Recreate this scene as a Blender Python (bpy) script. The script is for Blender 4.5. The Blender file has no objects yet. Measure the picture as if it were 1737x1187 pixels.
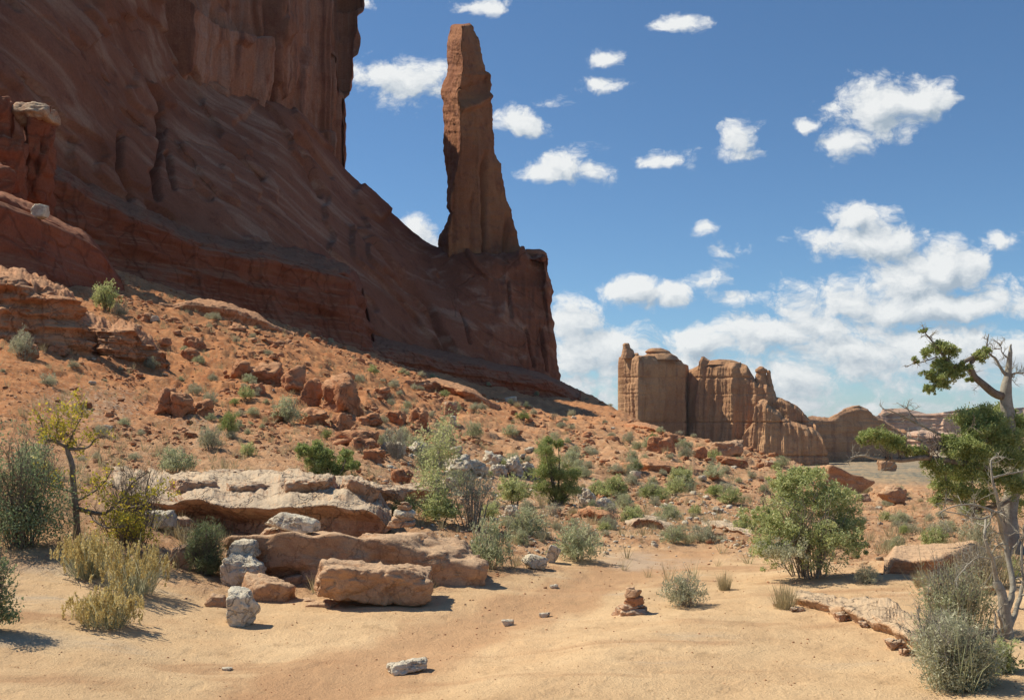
import bpy, bmesh, math, random
import numpy as np
from mathutils import Vector
random.seed(7)
RAD = math.radians
scene = bpy.context.scene
COL = scene.collection

# ------------------------------------------------------------------ camera, light, exposure
F = 1689.0            # focal length in photograph pixels (35 mm lens)
HZ = 720.0            # horizon row of the photograph
cam_d = bpy.data.cameras.new("camera")
cam = bpy.data.objects.new("camera", cam_d)
COL.objects.link(cam)
cam_d.sensor_width = 36.0
cam_d.lens = 35.0
cam_d.shift_y = (HZ - 593.5) / 1737.0
cam_d.clip_start = 0.1
cam_d.clip_end = 20000
cam.location = (0, 0, 0)
cam.rotation_euler = (RAD(90), 0, 0)
scene.camera = cam
scene.view_settings.view_transform = 'Standard'
scene.view_settings.look = 'None'
scene.view_settings.exposure = 0.18
scene.view_settings.gamma = 1.0
try:
    scene.cycles.max_bounces = 5
    scene.cycles.diffuse_bounces = 3
    scene.cycles.transparent_max_bounces = 8
except Exception:
    pass

SUN_EL = RAD(50)
SUN_H = np.array([-0.92, 0.39]); SUN_H = SUN_H / np.linalg.norm(SUN_H)
TO_SUN = np.array([SUN_H[0] * math.cos(SUN_EL), SUN_H[1] * math.cos(SUN_EL), math.sin(SUN_EL)])
sl = bpy.data.lights.new("sun", 'SUN')
sl.energy = 5.0
sl.angle = RAD(0.53)
sl.color = (1.0, 0.93, 0.75)
so = bpy.data.objects.new("sun", sl)
so.rotation_euler = Vector(TO_SUN).to_track_quat('Z', 'Y').to_euler()
so.location = (0, 0, 60)
COL.objects.link(so)


def mk(tree, typ, ins=None, **props):
    nd = tree.nodes.new(typ)
    for k, v in props.items():
        setattr(nd, k, v)
    for k, v in (ins or {}).items():
        s = nd.inputs[k]
        if isinstance(v, bpy.types.NodeSocket):
            tree.links.new(v, s)
        else:
            s.default_value = v
    return nd


def mth(t, op, a, b=None, c=None, clamp=False):
    ins = {0: a}
    if b is not None: ins[1] = b
    if c is not None: ins[2] = c
    return mk(t, 'ShaderNodeMath', ins, operation=op, use_clamp=clamp).outputs[0]


def mixc(t, f, a, b, blend='MIX'):
    n = mk(t, 'ShaderNodeMix', {0: f, 6: a, 7: b}, data_type='RGBA', blend_type=blend)
    return n.outputs[2]


def ramp(t, v, lo, hi, smooth=True):
    n = mk(t, 'ShaderNodeMapRange', {0: v, 1: lo, 2: hi, 3: 0.0, 4: 1.0},
           interpolation_type='SMOOTHSTEP' if smooth else 'LINEAR')
    n.clamp = True
    return n.outputs[0]


def noise(t, vec, scale, detail=4, rough=0.55, dist=0.0):
    return mk(t, 'ShaderNodeTexNoise', {'Vector': vec, 'Scale': scale, 'Detail': detail, 'Roughness': rough,
                                        'Distortion': dist}).outputs[0]


def stretch(t, vec, sx, sy, sz):
    return mk(t, 'ShaderNodeVectorMath', {0: vec, 1: (sx, sy, sz)}, operation='MULTIPLY').outputs[0]


# ------------------------------------------------------------------ sky with cumulus clouds
# cloud blobs: centre and half-size in the gnomonic plane about north (units of F)
CL = [(690, 140, 72, 40, 1.0), (640, 128, 50, 27, .8), (735, 152, 46, 26, .8), (815, 10, 46, 15, .8), (885, 206, 52, 24, .95), (845, 190, 22, 14, .5),
      (925, 292, 50, 24, 1.1), (968, 285, 55, 32, 1.2), (1005, 290, 32, 20, .9),
      (1152, 33, 40, 16, .8), (1042, 100, 36, 17, .75), (1030, 143, 42, 14, .65), (942, 172, 22, 10, .35), (1125, 274, 58, 18, .85), (1180, 258, 20, 7, .3),
      (1258, 240, 36, 30, 1.0), (1262, 265, 44, 16, .9), (1368, 218, 26, 13, .75), (1500, 185, 75, 48, 1.4),
      (1440, 245, 42, 26, 1.0), (1560, 175, 60, 38, 1.4), (1420, 190, 26, 20, .3), (1460, 370, 44, 21, 1.1), (1480, 412, 85, 25, 1.2),
      (1540, 405, 42, 18, 1.0), (1600, 455, 60, 40, 1.5), (1530, 480, 80, 30, 1.2), (1440, 508, 90, 30, 1.1),
      (1560, 522, 190, 26, 1.3), (1695, 408, 36, 17, .9), (1085, 490, 48, 26, 1.2), (1130, 493, 45, 18, 1.0), (1212, 478, 28, 12, .6),
      (1250, 505, 42, 12, .7), (1225, 427, 18, 11, .55), (1222, 450, 18, 8, .5), (1203, 388, 11, 8, .3), (1262, 422, 10, 5, .2),
      (975, 545, 46, 34, 1.3), (1010, 590, 90, 44, 1.3), (1180, 575, 70, 28, 1.2), (1290, 570, 90, 32, 1.1), (1400, 560, 60, 30, 1.0),
      (1440, 595, 160, 42, 1.1), (1570, 600, 110, 40, 1.1), (1690, 590, 85, 42, 1.1), (1120, 620, 200, 34, .75),
      (1380, 640, 260, 38, .85), (1650, 650, 160, 26, .75), (960, 650, 100, 24, .8), (1300, 685, 360, 18, .6), (1000, 615, 120, 36, .9), (712, 392, 36, 24, 1.1), (745, 410, 30, 20, .9), (607, 4, 22, 9, .5),
      (590, 118, 26, 10, .45), (1730, 470, 50, 14, .3), (560, 470, 160, 40, 1.2), (2050, 560, 240, 50, 1.2), (2050, 250, 110, 40, 1.2),
      (200, 520, 260, 50, 1.2), (-250, 300, 140, 50, 1.2), (2500, 420, 160, 50, 1.2)]


def cloud_group():
    g = bpy.data.node_groups.new("cloud_density", 'ShaderNodeTree')
    g.interface.new_socket("P", in_out='INPUT', socket_type='NodeSocketVector')
    g.interface.new_socket("D", in_out='OUTPUT', socket_type='NodeSocketFloat')
    gi = g.nodes.new('NodeGroupInput'); go = g.nodes.new('NodeGroupOutput')
    p = gi.outputs[0]
    w = mk(g, 'ShaderNodeTexNoise', {'Vector': p, 'Scale': 24.0, 'Detail': 5.0}).outputs[1]
    w = mk(g, 'ShaderNodeVectorMath', {0: w, 1: (.5, .5, .5)}, operation='SUBTRACT').outputs[0]
    w = mk(g, 'ShaderNodeVectorMath', {0: w, 1: (.05, .022, 0)}, operation='MULTIPLY').outputs[0]
    q = mk(g, 'ShaderNodeVectorMath', {0: p, 1: w}, operation='ADD').outputs[0]
    m = None
    for (cx, cy, rx, ry, s) in CL:
        a = (cx - 868.5) / F; b = (HZ - cy) / F
        gr = 1.30 if cy < 330 else 1.55
        ix, iy = F / rx / gr, F / ry / gr
        v = mk(g, 'ShaderNodeVectorMath', {0: q, 1: (ix, iy, 0), 2: (-a * ix, -b * iy, 0)}, operation='MULTIPLY_ADD').outputs[0]
        l = mk(g, 'ShaderNodeVectorMath', {0: v}, operation='LENGTH').outputs['Value']
        k = mth(g, 'MULTIPLY_ADD', l, -s, s)
        m = k if m is None else mk(g, 'ShaderNodeMath', {0: m, 1: k, 2: 0.25}, operation='SMOOTH_MAX').outputs[0]
    st = mk(g, 'ShaderNodeVectorMath', {0: q, 1: (1, 1.45, 1)}, operation='MULTIPLY').outputs[0]
    vn = mk(g, 'ShaderNodeTexVoronoi', {'Vector': st, 'Scale': 26.0, 'Detail': 3.0, 'Roughness': 0.62, 'Lacunarity': 2.3}, feature='F1', voronoi_dimensions='2D', normalize=True)
    n1 = noise(g, st, 15.0, 10, 0.60, 0.2)
    nn = mth(g, 'MULTIPLY_ADD', mth(g, 'SUBTRACT', n1, 0.5), 1.9, mth(g, 'MULTIPLY', mth(g, 'SUBTRACT', 0.42, vn.outputs['Distance']), 1.5))
    m = mth(g, 'MAXIMUM', m, -1.0)
    d = mth(g, 'ADD', m, nn)
    d = mth(g, 'SUBTRACT', d, 0.26)
    g.links.new(d, go.inputs[0])
    return g


world = bpy.data.worlds.new("World")
scene.world = world
world.use_nodes = True
wt = world.node_tree
wt.nodes.clear()
sky = wt.nodes.new('ShaderNodeTexSky')
sky.sky_type = 'NISHITA'
sky.sun_disc = False
sky.sun_elevation = SUN_EL
sky.sun_rotation = math.atan2(SUN_H[0], SUN_H[1])
sky.altitude = 1500
sky.air_density = 1.0
sky.dust_density = 0.5
sky.ozone_density = 3.5
SKY_K = 0.088
tc = wt.nodes.new('ShaderNodeTexCoord')
sep = mk(wt, 'ShaderNodeSeparateXYZ', {0: tc.outputs['Generated']})
yy = mth(wt, 'MAXIMUM', sep.outputs[1], 0.02)
P = mk(wt, 'ShaderNodeCombineXYZ', {0: mth(wt, 'DIVIDE', sep.outputs[0], yy), 1: mth(wt, 'DIVIDE', sep.outputs[2], yy), 2: 0.37}).outputs[0]
cg = cloud_group()
g1 = mk(wt, 'ShaderNodeGroup', node_tree=cg); wt.links.new(P, g1.inputs[0])
P2 = mk(wt, 'ShaderNodeVectorMath', {0: P, 1: (-0.009, 0.014, 0)}, operation='ADD').outputs[0]
g2 = mk(wt, 'ShaderNodeGroup', node_tree=cg); wt.links.new(P2, g2.inputs[0])
dens, dens2 = g1.outputs[0], g2.outputs[0]
front = ramp(wt, sep.outputs[1], 0.05, 0.25)
alpha = mth(wt, 'MULTIPLY', ramp(wt, dens, 0.0, 0.60), front)
alpha = mth(wt, 'MULTIPLY', alpha, 0.94)
shade = mth(wt, 'ADD', mth(wt, 'MULTIPLY', mth(wt, 'SUBTRACT', dens, dens2), 0.75), 0.66)     # lit where it thins towards the sun
shade = mth(wt, 'SUBTRACT', shade, mth(wt, 'MULTIPLY', ramp(wt, dens2, 0.4, 1.5), 0.25))
shade = ramp(wt, shade, 0.0, 1.05, False)
ccol = mixc(wt, shade, (0.35, 0.42, 0.49, 1), (0.80, 0.81, 0.80, 1))
base = mixc(wt, 1.0, sky.outputs[0], (SKY_K * 0.80, SKY_K * 1.02, SKY_K * 1.12, 1), 'MULTIPLY')
final = mixc(wt, alpha, base, ccol)
bg = mk(wt, 'ShaderNodeBackground', {'Color': final, 'Strength': 1.0})
wo = wt.nodes.new('ShaderNodeOutputWorld')
wt.links.new(bg.outputs[0], wo.inputs[0])

# ------------------------------------------------------------------ numpy noise
_rs = np.random.RandomState(11)
_G = _rs.normal(size=(1024, 3)); _G /= np.linalg.norm(_G, axis=1)[:, None]


def perlin(p, seed=0):
    p = np.asarray(p, dtype=np.float64)
    i = np.floor(p).astype(np.int64); f = p - i
    u = f * f * f * (f * (f * 6 - 15) + 10)
    out = 0.0
    for dx in (0, 1):
        wx = u[:, 0] if dx else 1 - u[:, 0]
        for dy in (0, 1):
            wy = u[:, 1] if dy else 1 - u[:, 1]
            for dz in (0, 1):
                wz = u[:, 2] if dz else 1 - u[:, 2]
                h = ((i[:, 0] + dx) * 73856093) ^ ((i[:, 1] + dy) * 19349663) ^ ((i[:, 2] + dz) * 83492791) ^ (seed * 2654435761 + 97)
                h = (h ^ (h >> 13)) * 1274126177
                g = _G[(h ^ (h >> 16)) & 1023]
                d = g[:, 0] * (f[:, 0] - dx) + g[:, 1] * (f[:, 1] - dy) + g[:, 2] * (f[:, 2] - dz)
                out = out + wx * wy * wz * d
    return out * 1.5


def fbm(p, octv=4, seed=0, gain=0.5, ridged=False):
    p = np.asarray(p, dtype=np.float64)
    a, s, tot = 1.0, 0.0, 0.0
    for k in range(octv):
        n = perlin(p * (2.03 ** k) + 17.3 * k, seed + k)
        if ridged: n = 1 - 2 * np.abs(n)
        s = s + a * n; tot += a; a *= gain
    return s / tot


def sst(x, a, b):
    t = np.clip((x - a) / (b - a), 0, 1)
    return t * t * (3 - 2 * t)


def W(px, py, Y):
    return np.array([(px - 868.5) / F * Y, Y, (HZ - py) / F * Y])


# ------------------------------------------------------------------ object helpers
def link(o, parent=None):
    COL.objects.link(o)
    if parent is not None:
        o.parent = parent
    return o


def tag(o, label=None, cat=None, group=None, kind=None):
    if label: o['label'] = label
    if cat: o['category'] = cat
    if group: o['group'] = group
    if kind: o['kind'] = kind
    return o


def empty(name, loc, label=None, cat=None, group=None, rz=0.0):
    o = bpy.data.objects.new(name, None)
    o.location = [float(c) for c in loc]; o.rotation_euler[2] = rz
    o.empty_display_size = 0.2
    link(o)
    return tag(o, label, cat, group)


def mesh_np(name, V, faces, mat=None, smooth=True, tone=None, mask=None):
    """faces: array (n,3) or (n,4), or a list of such arrays"""
    if not isinstance(faces, (list, tuple)): faces = [faces]
    faces = [np.asarray(f, dtype=np.int32) for f in faces if len(f)]
    me = bpy.data.meshes.new(name)
    V = np.asarray(V, dtype=np.float32)
    me.vertices.add(len(V)); me.vertices.foreach_set('co', V.ravel())
    idx = np.concatenate([f.ravel() for f in faces])
    tot = np.concatenate([np.full(len(f), f.shape[1], dtype=np.int32) for f in faces])
    st = np.concatenate([[0], np.cumsum(tot)[:-1]]).astype(np.int32)
    me.loops.add(len(idx)); me.loops.foreach_set('vertex_index', idx)
    me.polygons.add(len(tot)); me.polygons.foreach_set('loop_start', st); me.polygons.foreach_set('loop_total', tot)
    me.update(calc_edges=True)
    me.validate()
    if smooth:
        me.polygons.foreach_set('use_smooth', np.ones(len(me.polygons), dtype=bool))
    if tone is not None:
        a = me.attributes.new('tone', 'FLOAT', 'POINT'); a.data.foreach_set('value', np.asarray(tone, dtype=np.float32))
    if mask is not None:
        a = me.attributes.new('mask', 'FLOAT_COLOR', 'POINT'); a.data.foreach_set('color', np.asarray(mask, dtype=np.float32).ravel())
    if mat is not None: me.materials.append(mat)
    return me


def obj_np(name, V, faces, mat, parent=None, origin=None, **kw):
    V = np.asarray(V, dtype=np.float64)
    if origin is None: origin = np.zeros(3)
    me = mesh_np(name, V - np.asarray(origin)[None, :], faces, mat, **kw)
    o = bpy.data.objects.new(name, me)
    if parent is None:
        o.location = [float(c) for c in origin]
    link(o, parent)
    return o


def grid_faces(nr, nc, wrap=False):
    r = np.arange(nr - 1)[:, None]; c = np.arange(nc if wrap else nc - 1)[None, :]
    c2 = (c + 1) % nc
    a = r * nc + c; b = r * nc + c2; d = (r + 1) * nc + c; e = (r + 1) * nc + c2
    return np.stack([a, b, e, d], -1).reshape(-1, 4)


def vnormals(V, Fc):
    n = np.zeros_like(V)
    a = V[Fc[:, 2]] - V[Fc[:, 0]]; b = V[Fc[:, 3]] - V[Fc[:, 1]]
    c = np.cross(a, b)
    for k in range(4): np.add.at(n, Fc[:, k], c)
    l = np.linalg.norm(n, axis=1); l[l == 0] = 1
    return n / l[:, None]


# ------------------------------------------------------------------ materials
def new_mat(name):
    m = bpy.data.materials.new(name); m.use_nodes = True
    t = m.node_tree; t.nodes.clear()
    out = t.nodes.new('ShaderNodeOutputMaterial')
    return m, t, out


def rock_mat(name, c1, c2, c3, s=1.0, bump=0.03, strata=None, streak=None, dust=None, crack=0.0, fine=1.0, rough=0.92, sheet=None, sheet_dir=(.44, .8, -.4), sheet_k=(0.03, 0.35)):
    """c1/c2 broad mottling, c3 blotches; strata=(scale,colour,amount); streak=(scale,colour,amount); dust=(colour,amount)"""
    m, t, out = new_mat(name)
    tcx = t.nodes.new('ShaderNodeTexCoord'); p = tcx.outputs['Object']
    n1 = noise(t, p, 0.7 * s, 6, 0.6, 0.3)
    n2 = noise(t, p, 4.0 * s, 6, 0.65)
    n3 = noise(t, p, 26.0 * s * fine, 4, 0.7)
    col = mixc(t, ramp(t, n1, 0.35, 0.65), (*c1, 1), (*c2, 1))
    col = mixc(t, mth(t, 'MULTIPLY', ramp(t, n2, 0.5, 0.72), 0.75), col, (*c3, 1))
    if strata:
        sv = stretch(t, p, 0.06, 0.06, 1.0)
        ns = noise(t, sv, strata[0], 5, 0.7, 0.4)
        col = mixc(t, mth(t, 'MULTIPLY', ramp(t, ns, 0.48, 0.62), strata[2]), col, (*strata[1], 1))
    if streak:
        sv = stretch(t, p, 1.0, 1.0, 0.05)
        ns = noise(t, sv, streak[0], 6, 0.68, 0.2)
        col = mixc(t, mth(t, 'MULTIPLY', ramp(t, ns, 0.5, 0.66), streak[2]), col, (*streak[1], 1))
    if dust:
        ge = t.nodes.new('ShaderNodeNewGeometry')
        nz = mk(t, 'ShaderNodeSeparateXYZ', {0: ge.outputs['True Normal']}).outputs[2]
        nz = mth(t, 'ADD', nz, mth(t, 'MULTIPLY', mth(t, 'SUBTRACT', n2, 0.5), 0.9))
        col = mixc(t, mth(t, 'MULTIPLY', ramp(t, nz, 0.45, 0.95), dust[1]), col, (*dust[0], 1))
    if sheet:
        d0 = Vector(sheet_dir).normalized(); e1 = d0.cross(Vector((0.3, 0.2, 1) if abs(d0.z) < .9 else (1, 0, 0))).normalized(); e2 = d0.cross(e1)
        dots = [mth(t, 'MULTIPLY', mk(t, 'ShaderNodeVectorMath', {0: p, 1: tuple(e)}, operation='DOT_PRODUCT').outputs['Value'], k) for e, k in ((d0, sheet_k[0]), (e1, sheet_k[1]), (e2, sheet_k[1]))]
        sv2 = mk(t, 'ShaderNodeCombineXYZ', {0: dots[0], 1: dots[1], 2: dots[2]}).outputs[0]
        nsh = noise(t, sv2, 1.0, 6, 0.6, 0.5)
        col = mixc(t, mth(t, 'MULTIPLY', mth(t, 'MULTIPLY', ramp(t, nsh, 0.48, 0.68), ramp(t, n1, 0.3, 0.55)), sheet[1]), col, (*sheet[0], 1))
    val = mth(t, 'MULTIPLY_ADD', n3, 0.9, 0.55)
    col = mixc(t, 1.0, col, mk(t, 'ShaderNodeCombineColor', {0: val, 1: val, 2: val}).outputs[0], 'MULTIPLY')
    h = mth(t, 'MULTIPLY_ADD', n3, 0.35, mth(t, 'MULTIPLY', n2, 1.0))
    if strata:
        h = mth(t, 'MULTIPLY_ADD', ns if not streak else noise(t, stretch(t, p, .06, .06, 1.0), strata[0], 5, .7), 1.2, h)
    if streak:
        h = mth(t, 'MULTIPLY_ADD', ns, 1.3, h)
    if crack > 0 and sheet:
        cv = mk(t, 'ShaderNodeVectorMath', {0: sv2, 1: mk(t, 'ShaderNodeVectorMath', {0: mk(t, 'ShaderNodeTexNoise', {'Vector': p, 'Scale': 0.12, 'Detail': 5.0}).outputs[1], 1: (.9, .9, .9)}, operation='MULTIPLY').outputs[0]}, operation='ADD').outputs[0]
        vo = mk(t, 'ShaderNodeTexVoronoi', {'Vector': cv, 'Scale': 0.34}, feature='DISTANCE_TO_EDGE').outputs[0]
        cr = ramp(t, vo, 0.0, 0.014)
        h = mth(t, 'MULTIPLY_ADD', cr, crack * 2, h)
        col = mixc(t, mth(t, 'MULTIPLY', mth(t, 'SUBTRACT', 1.0, cr), 0.12), col, (c1[0] * .35, c1[1] * .3, c1[2] * .3, 1))
    elif crack > 0:
        vo = mk(t, 'ShaderNodeTexVoronoi', {'Vector': mk(t, 'ShaderNodeVectorMath', {0: p, 1: mk(t, 'ShaderNodeTexNoise', {'Vector': p, 'Scale': 2.2 * s, 'Detail': 4.0}).outputs[1]}, operation='ADD').outputs[0], 'Scale': 1.1 * s}, feature='DISTANCE_TO_EDGE').outputs[0]
        cr = ramp(t, vo, 0.0, 0.06)
        h = mth(t, 'MULTIPLY_ADD', cr, crack, h)
        col = mixc(t, mth(t, 'MULTIPLY', mth(t, 'SUBTRACT', 1.0, cr), 0.35), col, (c1[0] * .35, c1[1] * .3, c1[2] * .3, 1))
    bp = mk(t, 'ShaderNodeBump', {'Height': h, 'Distance': bump, 'Strength': 1.0})
    bs = mk(t, 'ShaderNodeBsdfPrincipled', {'Base Color': col, 'Roughness': rough, 'Normal': bp.outputs[0], 'Specular IOR Level': 0.2})
    t.links.new(bs.outputs[0], out.inputs[0])
    return m


def leaf_mat(name, dark, light, third=None, trans=0.35, rough=0.6):
    m, t, out = new_mat(name)
    at = mk(t, 'ShaderNodeAttribute', attribute_name='tone')
    oi = t.nodes.new('ShaderNodeObjectInfo')
    f = mth(t, 'ADD', at.outputs['Fac'], mth(t, 'MULTIPLY', mth(t, 'SUBTRACT', oi.outputs['Random'], 0.5), 0.4), clamp=True)
    col = mixc(t, f, (*dark, 1), (*light, 1))
    if third is not None:
        col = mixc(t, ramp(t, at.outputs['Fac'], 0.84, 0.9), col, (*third, 1))
    d = mk(t, 'ShaderNodeBsdfDiffuse', {'Color': col})
    tr = mk(t, 'ShaderNodeBsdfTranslucent', {'Color': col})
    gl = mk(t, 'ShaderNodeBsdfGlossy', {'Color': (1, 1, 1, 1), 'Roughness': rough})
    mx = mk(t, 'ShaderNodeMixShader', {0: trans, 1: d.outputs[0], 2: tr.outputs[0]})
    mx2 = mk(t, 'ShaderNodeMixShader', {0: 0.03, 1: mx.outputs[0], 2: gl.outputs[0]})
    t.links.new(mx2.outputs[0], out.inputs[0])
    return m
# ------------------------------------------------------------------ the terrain
# for each bearing (given as a photograph column) the row at which the ground lies at each distance
YK = [4, 6, 8, 9, 10, 11, 12, 13, 15, 17, 20, 25, 32, 45, 60, 80, 110, 135, 160, 185, 230, 320, 600, 1500, 6000]
TAB = {
    -1600: [1300, 1080, 960, 910, 860, 820, 780, 745, 690, 650, 600, 540, 480, 420, 370, 330, 300, 290, 280, 280, 290, 350, 500, 620, 690],
    -500: [1350, 1120, 985, 930, 880, 840, 805, 772, 720, 682, 632, 572, 512, 440, 385, 345, 320, 310, 310, 310, 330, 380, 520, 630, 690],
    0:   [1385, 1150, 1010, 950, 895, 850, 815, 783, 735, 700, 660, 610, 560, 480, 430, 400, 380, 375, 375, 380, 400, 440, 560, 650, 695],
    150: [1395, 1160, 1020, 962, 910, 868, 826, 796, 770, 740, 700, 650, 595, 520, 470, 445, 430, 425, 425, 430, 440, 480, 580, 660, 700],
    300: [1395, 1168, 1050, 1000, 952, 918, 882, 838, 790, 765, 735, 690, 645, 565, 520, 500, 495, 490, 490, 490, 500, 530, 600, 670, 700],
    450: [1395, 1170, 1058, 1020, 975, 940, 908, 850, 797, 775, 745, 705, 665, 605, 565, 548, 542, 540, 540, 540, 550, 575, 630, 680, 702],
    600: [1395, 1170, 1058, 1020, 985, 950, 912, 858, 808, 790, 770, 738, 703, 655, 622, 603, 592, 588, 586, 585, 590, 610, 650, 690, 705],
    750: [1395, 1170, 1058, 1020, 985, 950, 918, 892, 862, 842, 818, 785, 752, 712, 682, 662, 640, 627, 618, 612, 615, 635, 670, 695, 706],
    900: [1395, 1170, 1058, 1020, 988, 962, 940, 916, 890, 868, 842, 812, 782, 747, 722, 702, 682, 664, 646, 640, 650, 680, 700, 704, 708],
    955: [1395, 1170, 1058, 1020, 989, 964, 943, 922, 897, 874, 848, 818, 788, 755, 732, 712, 692, 675, 653, 652, 668, 700, 712, 708, 710],
    1050: [1395, 1170, 1058, 1020, 990, 965, 945, 926, 900, 878, 855, 826, 797, 765, 742, 722, 703, 697, 702, 716, 745, 760, 745, 722, 714],
    1150: [1395, 1170, 1058, 1020, 990, 965, 945, 928, 903, 884, 862, 835, 806, 774, 752, 744, 758, 778, 796, 806, 812, 800, 765, 735, 717],
    1250: [1395, 1170, 1058, 1020, 990, 965, 945, 929, 908, 892, 870, 843, 816, 787, 772, 774, 795, 812, 820, 824, 822, 808, 780, 745, 720],
    1350: [1395, 1170, 1058, 1020, 990, 965, 945, 930, 912, 898, 880, 855, 828, 803, 795, 800, 815, 822, 824, 822, 815, 803, 784, 745, 720],
    1450: [1395, 1170, 1055, 1015, 985, 962, 945, 932, 914, 900, 886, 868, 850, 834, 832, 834, 830, 826, 820, 814, 806, 796, 782, 745, 720],
    1600: [1390, 1165, 1050, 1010, 980, 960, 945, 932, 914, 902, 888, 872, 856, 850, 850, 845, 835, 828, 822, 816, 806, 796, 780, 745, 720],
    1737: [1385, 1160, 1045, 1005, 975, 955, 940, 930, 914, 902, 888, 872, 858, 848, 845, 840, 832, 826, 820, 814, 804, 794, 778, 745, 720],
    2300: [1370, 1140, 1020, 980, 950, 930, 915, 905, 892, 884, 874, 860, 850, 840, 836, 832, 826, 820, 814, 808, 800, 790, 775, 745, 720],
    3600: [1350, 1120, 1000, 960, 930, 910, 895, 885, 874, 868, 860, 850, 842, 834, 830, 826, 820, 815, 810, 804, 796, 786, 772, 745, 720]}
_cols = np.array(sorted(TAB)); _q = HZ - np.array([TAB[c] for c in _cols], dtype=float)
_lk = np.log(np.array(YK, dtype=float))
LU = np.linspace(math.log(1.2), math.log(7000), 720)
PU = np.arange(-1600, 3601, 10.0)


def _pchip(x, y, xi):
    h = np.diff(x); d = np.diff(y) / h
    m = np.zeros_like(y)
    for k in range(1, len(x) - 1):
        if d[k - 1] * d[k] > 0:
            w1 = 2 * h[k] + h[k - 1]; w2 = h[k] + 2 * h[k - 1]
            m[k] = (w1 + w2) / (w1 / d[k - 1] + w2 / d[k])
    m[0] = d[0]; m[-1] = d[-1]
    i = np.clip(np.searchsorted(x, xi) - 1, 0, len(x) - 2)
    t = (xi - x[i]) / h[i]
    return ((1 + 2 * t) * (1 - t) ** 2 * y[i] + t * (1 - t) ** 2 * h[i] * m[i] + t * t * (3 - 2 * t) * y[i + 1] + t * t * (t - 1) * h[i] * m[i + 1])


_A = np.zeros((len(_cols), len(LU)))
for _k in range(len(_cols)):
    _A[_k] = _pchip(_lk, _q[_k], np.clip(LU, _lk[0], _lk[-1]))
_near = LU < _lk[0]
_A[:, _near] = (_q[:, 0:1] * 4.0) / np.exp(LU[_near])[None, :]
QG = np.zeros((len(PU), len(LU)))
for _k in range(len(LU)):
    QG[:, _k] = _pchip(_cols.astype(float), _A[:, _k], PU)
for _ in range(6):
    QG[1:-1] = (QG[:-2] + 2 * QG[1:-1] + QG[2:]) / 4
    QG[:, 1:-1] = (QG[:, :-2] + 2 * QG[:, 1:-1] + QG[:, 2:]) / 4


def q_at(px, Y):
    a = np.clip((px - PU[0]) / 10.0, 0, len(PU) - 1.001); b = np.clip((np.log(Y) - LU[0]) / (LU[1] - LU[0]), 0, len(LU) - 1.001)
    i = a.astype(int); j = b.astype(int); fa = a - i; fb = b - j
    return (QG[i, j] * (1 - fa) * (1 - fb) + QG[i + 1, j] * fa * (1 - fb) + QG[i, j + 1] * (1 - fa) * fb + QG[i + 1, j + 1] * fa * fb)


SANDX = [-1600, 0, 100, 200, 300, 380, 480, 560, 700, 800, 880, 950, 1000, 1060, 1150, 1240, 1330, 1450, 1600, 1737, 3600]
SANDY = [950, 945, 950, 955, 970, 985, 1000, 1010, 995, 980, 965, 950, 930, 915, 918, 932, 950, 965, 975, 985, 985]


def track_c(py):
    return np.interp(py, [900, 935, 950, 975, 1000, 1050, 1100, 1190], [1200, 1150, 1110, 1040, 960, 830, 700, 480])


def track_of(px, py):
    return np.exp(-((px - track_c(py)) / np.interp(py, [900, 935, 975, 1050, 1190], [180, 150, 110, 130, 190])) ** 2)


def ground_parts(x, y):
    """height and the masks of the ground at points (x, y)"""
    x = np.asarray(x, float); y = np.asarray(y, float)
    px = 868.5 + F * x / y
    q = q_at(px, y); z = q * y / F
    py = HZ - q
    P3 = np.stack([x, y, np.zeros_like(x)], 1)
    edge = fbm(P3 * 0.9, 4, 5)
    sand = sst(py - np.interp(px, SANDX, SANDY) + edge * 60, -22, 26)
    d = y
    amp1 = 0.035 + 0.10 * sst(d, 9, 18)
    slope = (1 - sand)
    n_f = fbm(P3 * 3.2, 5, 21, 0.55)
    n_m = fbm(P3 * 0.75, 4, 31)
    n_l = fbm(P3 * 0.16, 4, 41)
    rid = fbm(P3 * 0.55, 4, 51, 0.55, True)
    z = z + slope * (n_f * amp1 * 0.95 + n_m * (0.04 + 0.20 * sst(d, 12, 40)) + n_l * 0.8 * sst(d, 30, 70) + 0.10 * np.maximum(rid, 0) * sst(d, 14, 40))
    z = z + slope * fbm(P3 * 11.0, 3, 63) * 0.035
    z = z + sand * (n_m * 0.05 + fbm(P3 * 2.1, 3, 61) * 0.022 + fbm(P3 * 9.0, 3, 62) * 0.006 - sst(fbm(P3 * 4.3, 2, 64), .22, .4) * .007)
    z = z - track_of(px, py) * sand * 0.05 + sand * 0.07 * sst(px - track_c(py), 150, 420)
    # stepped strata: soft terraces on the talus
    tz = z + n_l * 0.7
    st = 0.55
    fr = tz / st - np.floor(tz / st)
    terr = (sst(fr, 0.0, 0.35) - fr) * st
    z = z + terr * 0.45 * slope * sst(d, 16, 34) * sst(n_m, -0.15, 0.25) * (1 - sst(d, 200, 260))
    plain = sst(d, 120, 190) * sst(px, 1180, 1350)
    plain = np.maximum(plain, sst(d, 240, 420))
    return z, sand, plain, px, py, n_m, n_l


def gz(x, y):
    return float(ground_parts(np.array([x]), np.array([y]))[0][0])


_GY = np.exp(np.linspace(math.log(4.0), math.log(320), 900))


def at_px(px, py, ymin=4.0):
    """nearest ground point that shows at photograph pixel (px, py)"""
    Ys = _GY[_GY >= ymin]
    z = ground_parts((px - 868.5) / F * Ys, Ys)[0]
    rows = HZ - F * z / Ys
    hit = np.nonzero(rows <= py)[0]
    Y = Ys[hit[0]] if len(hit) else Ys[int(np.argmin(rows))]
    return np.array([(px - 868.5) / F * Y, Y, gz((px - 868.5) / F * Y, Y)])


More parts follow.
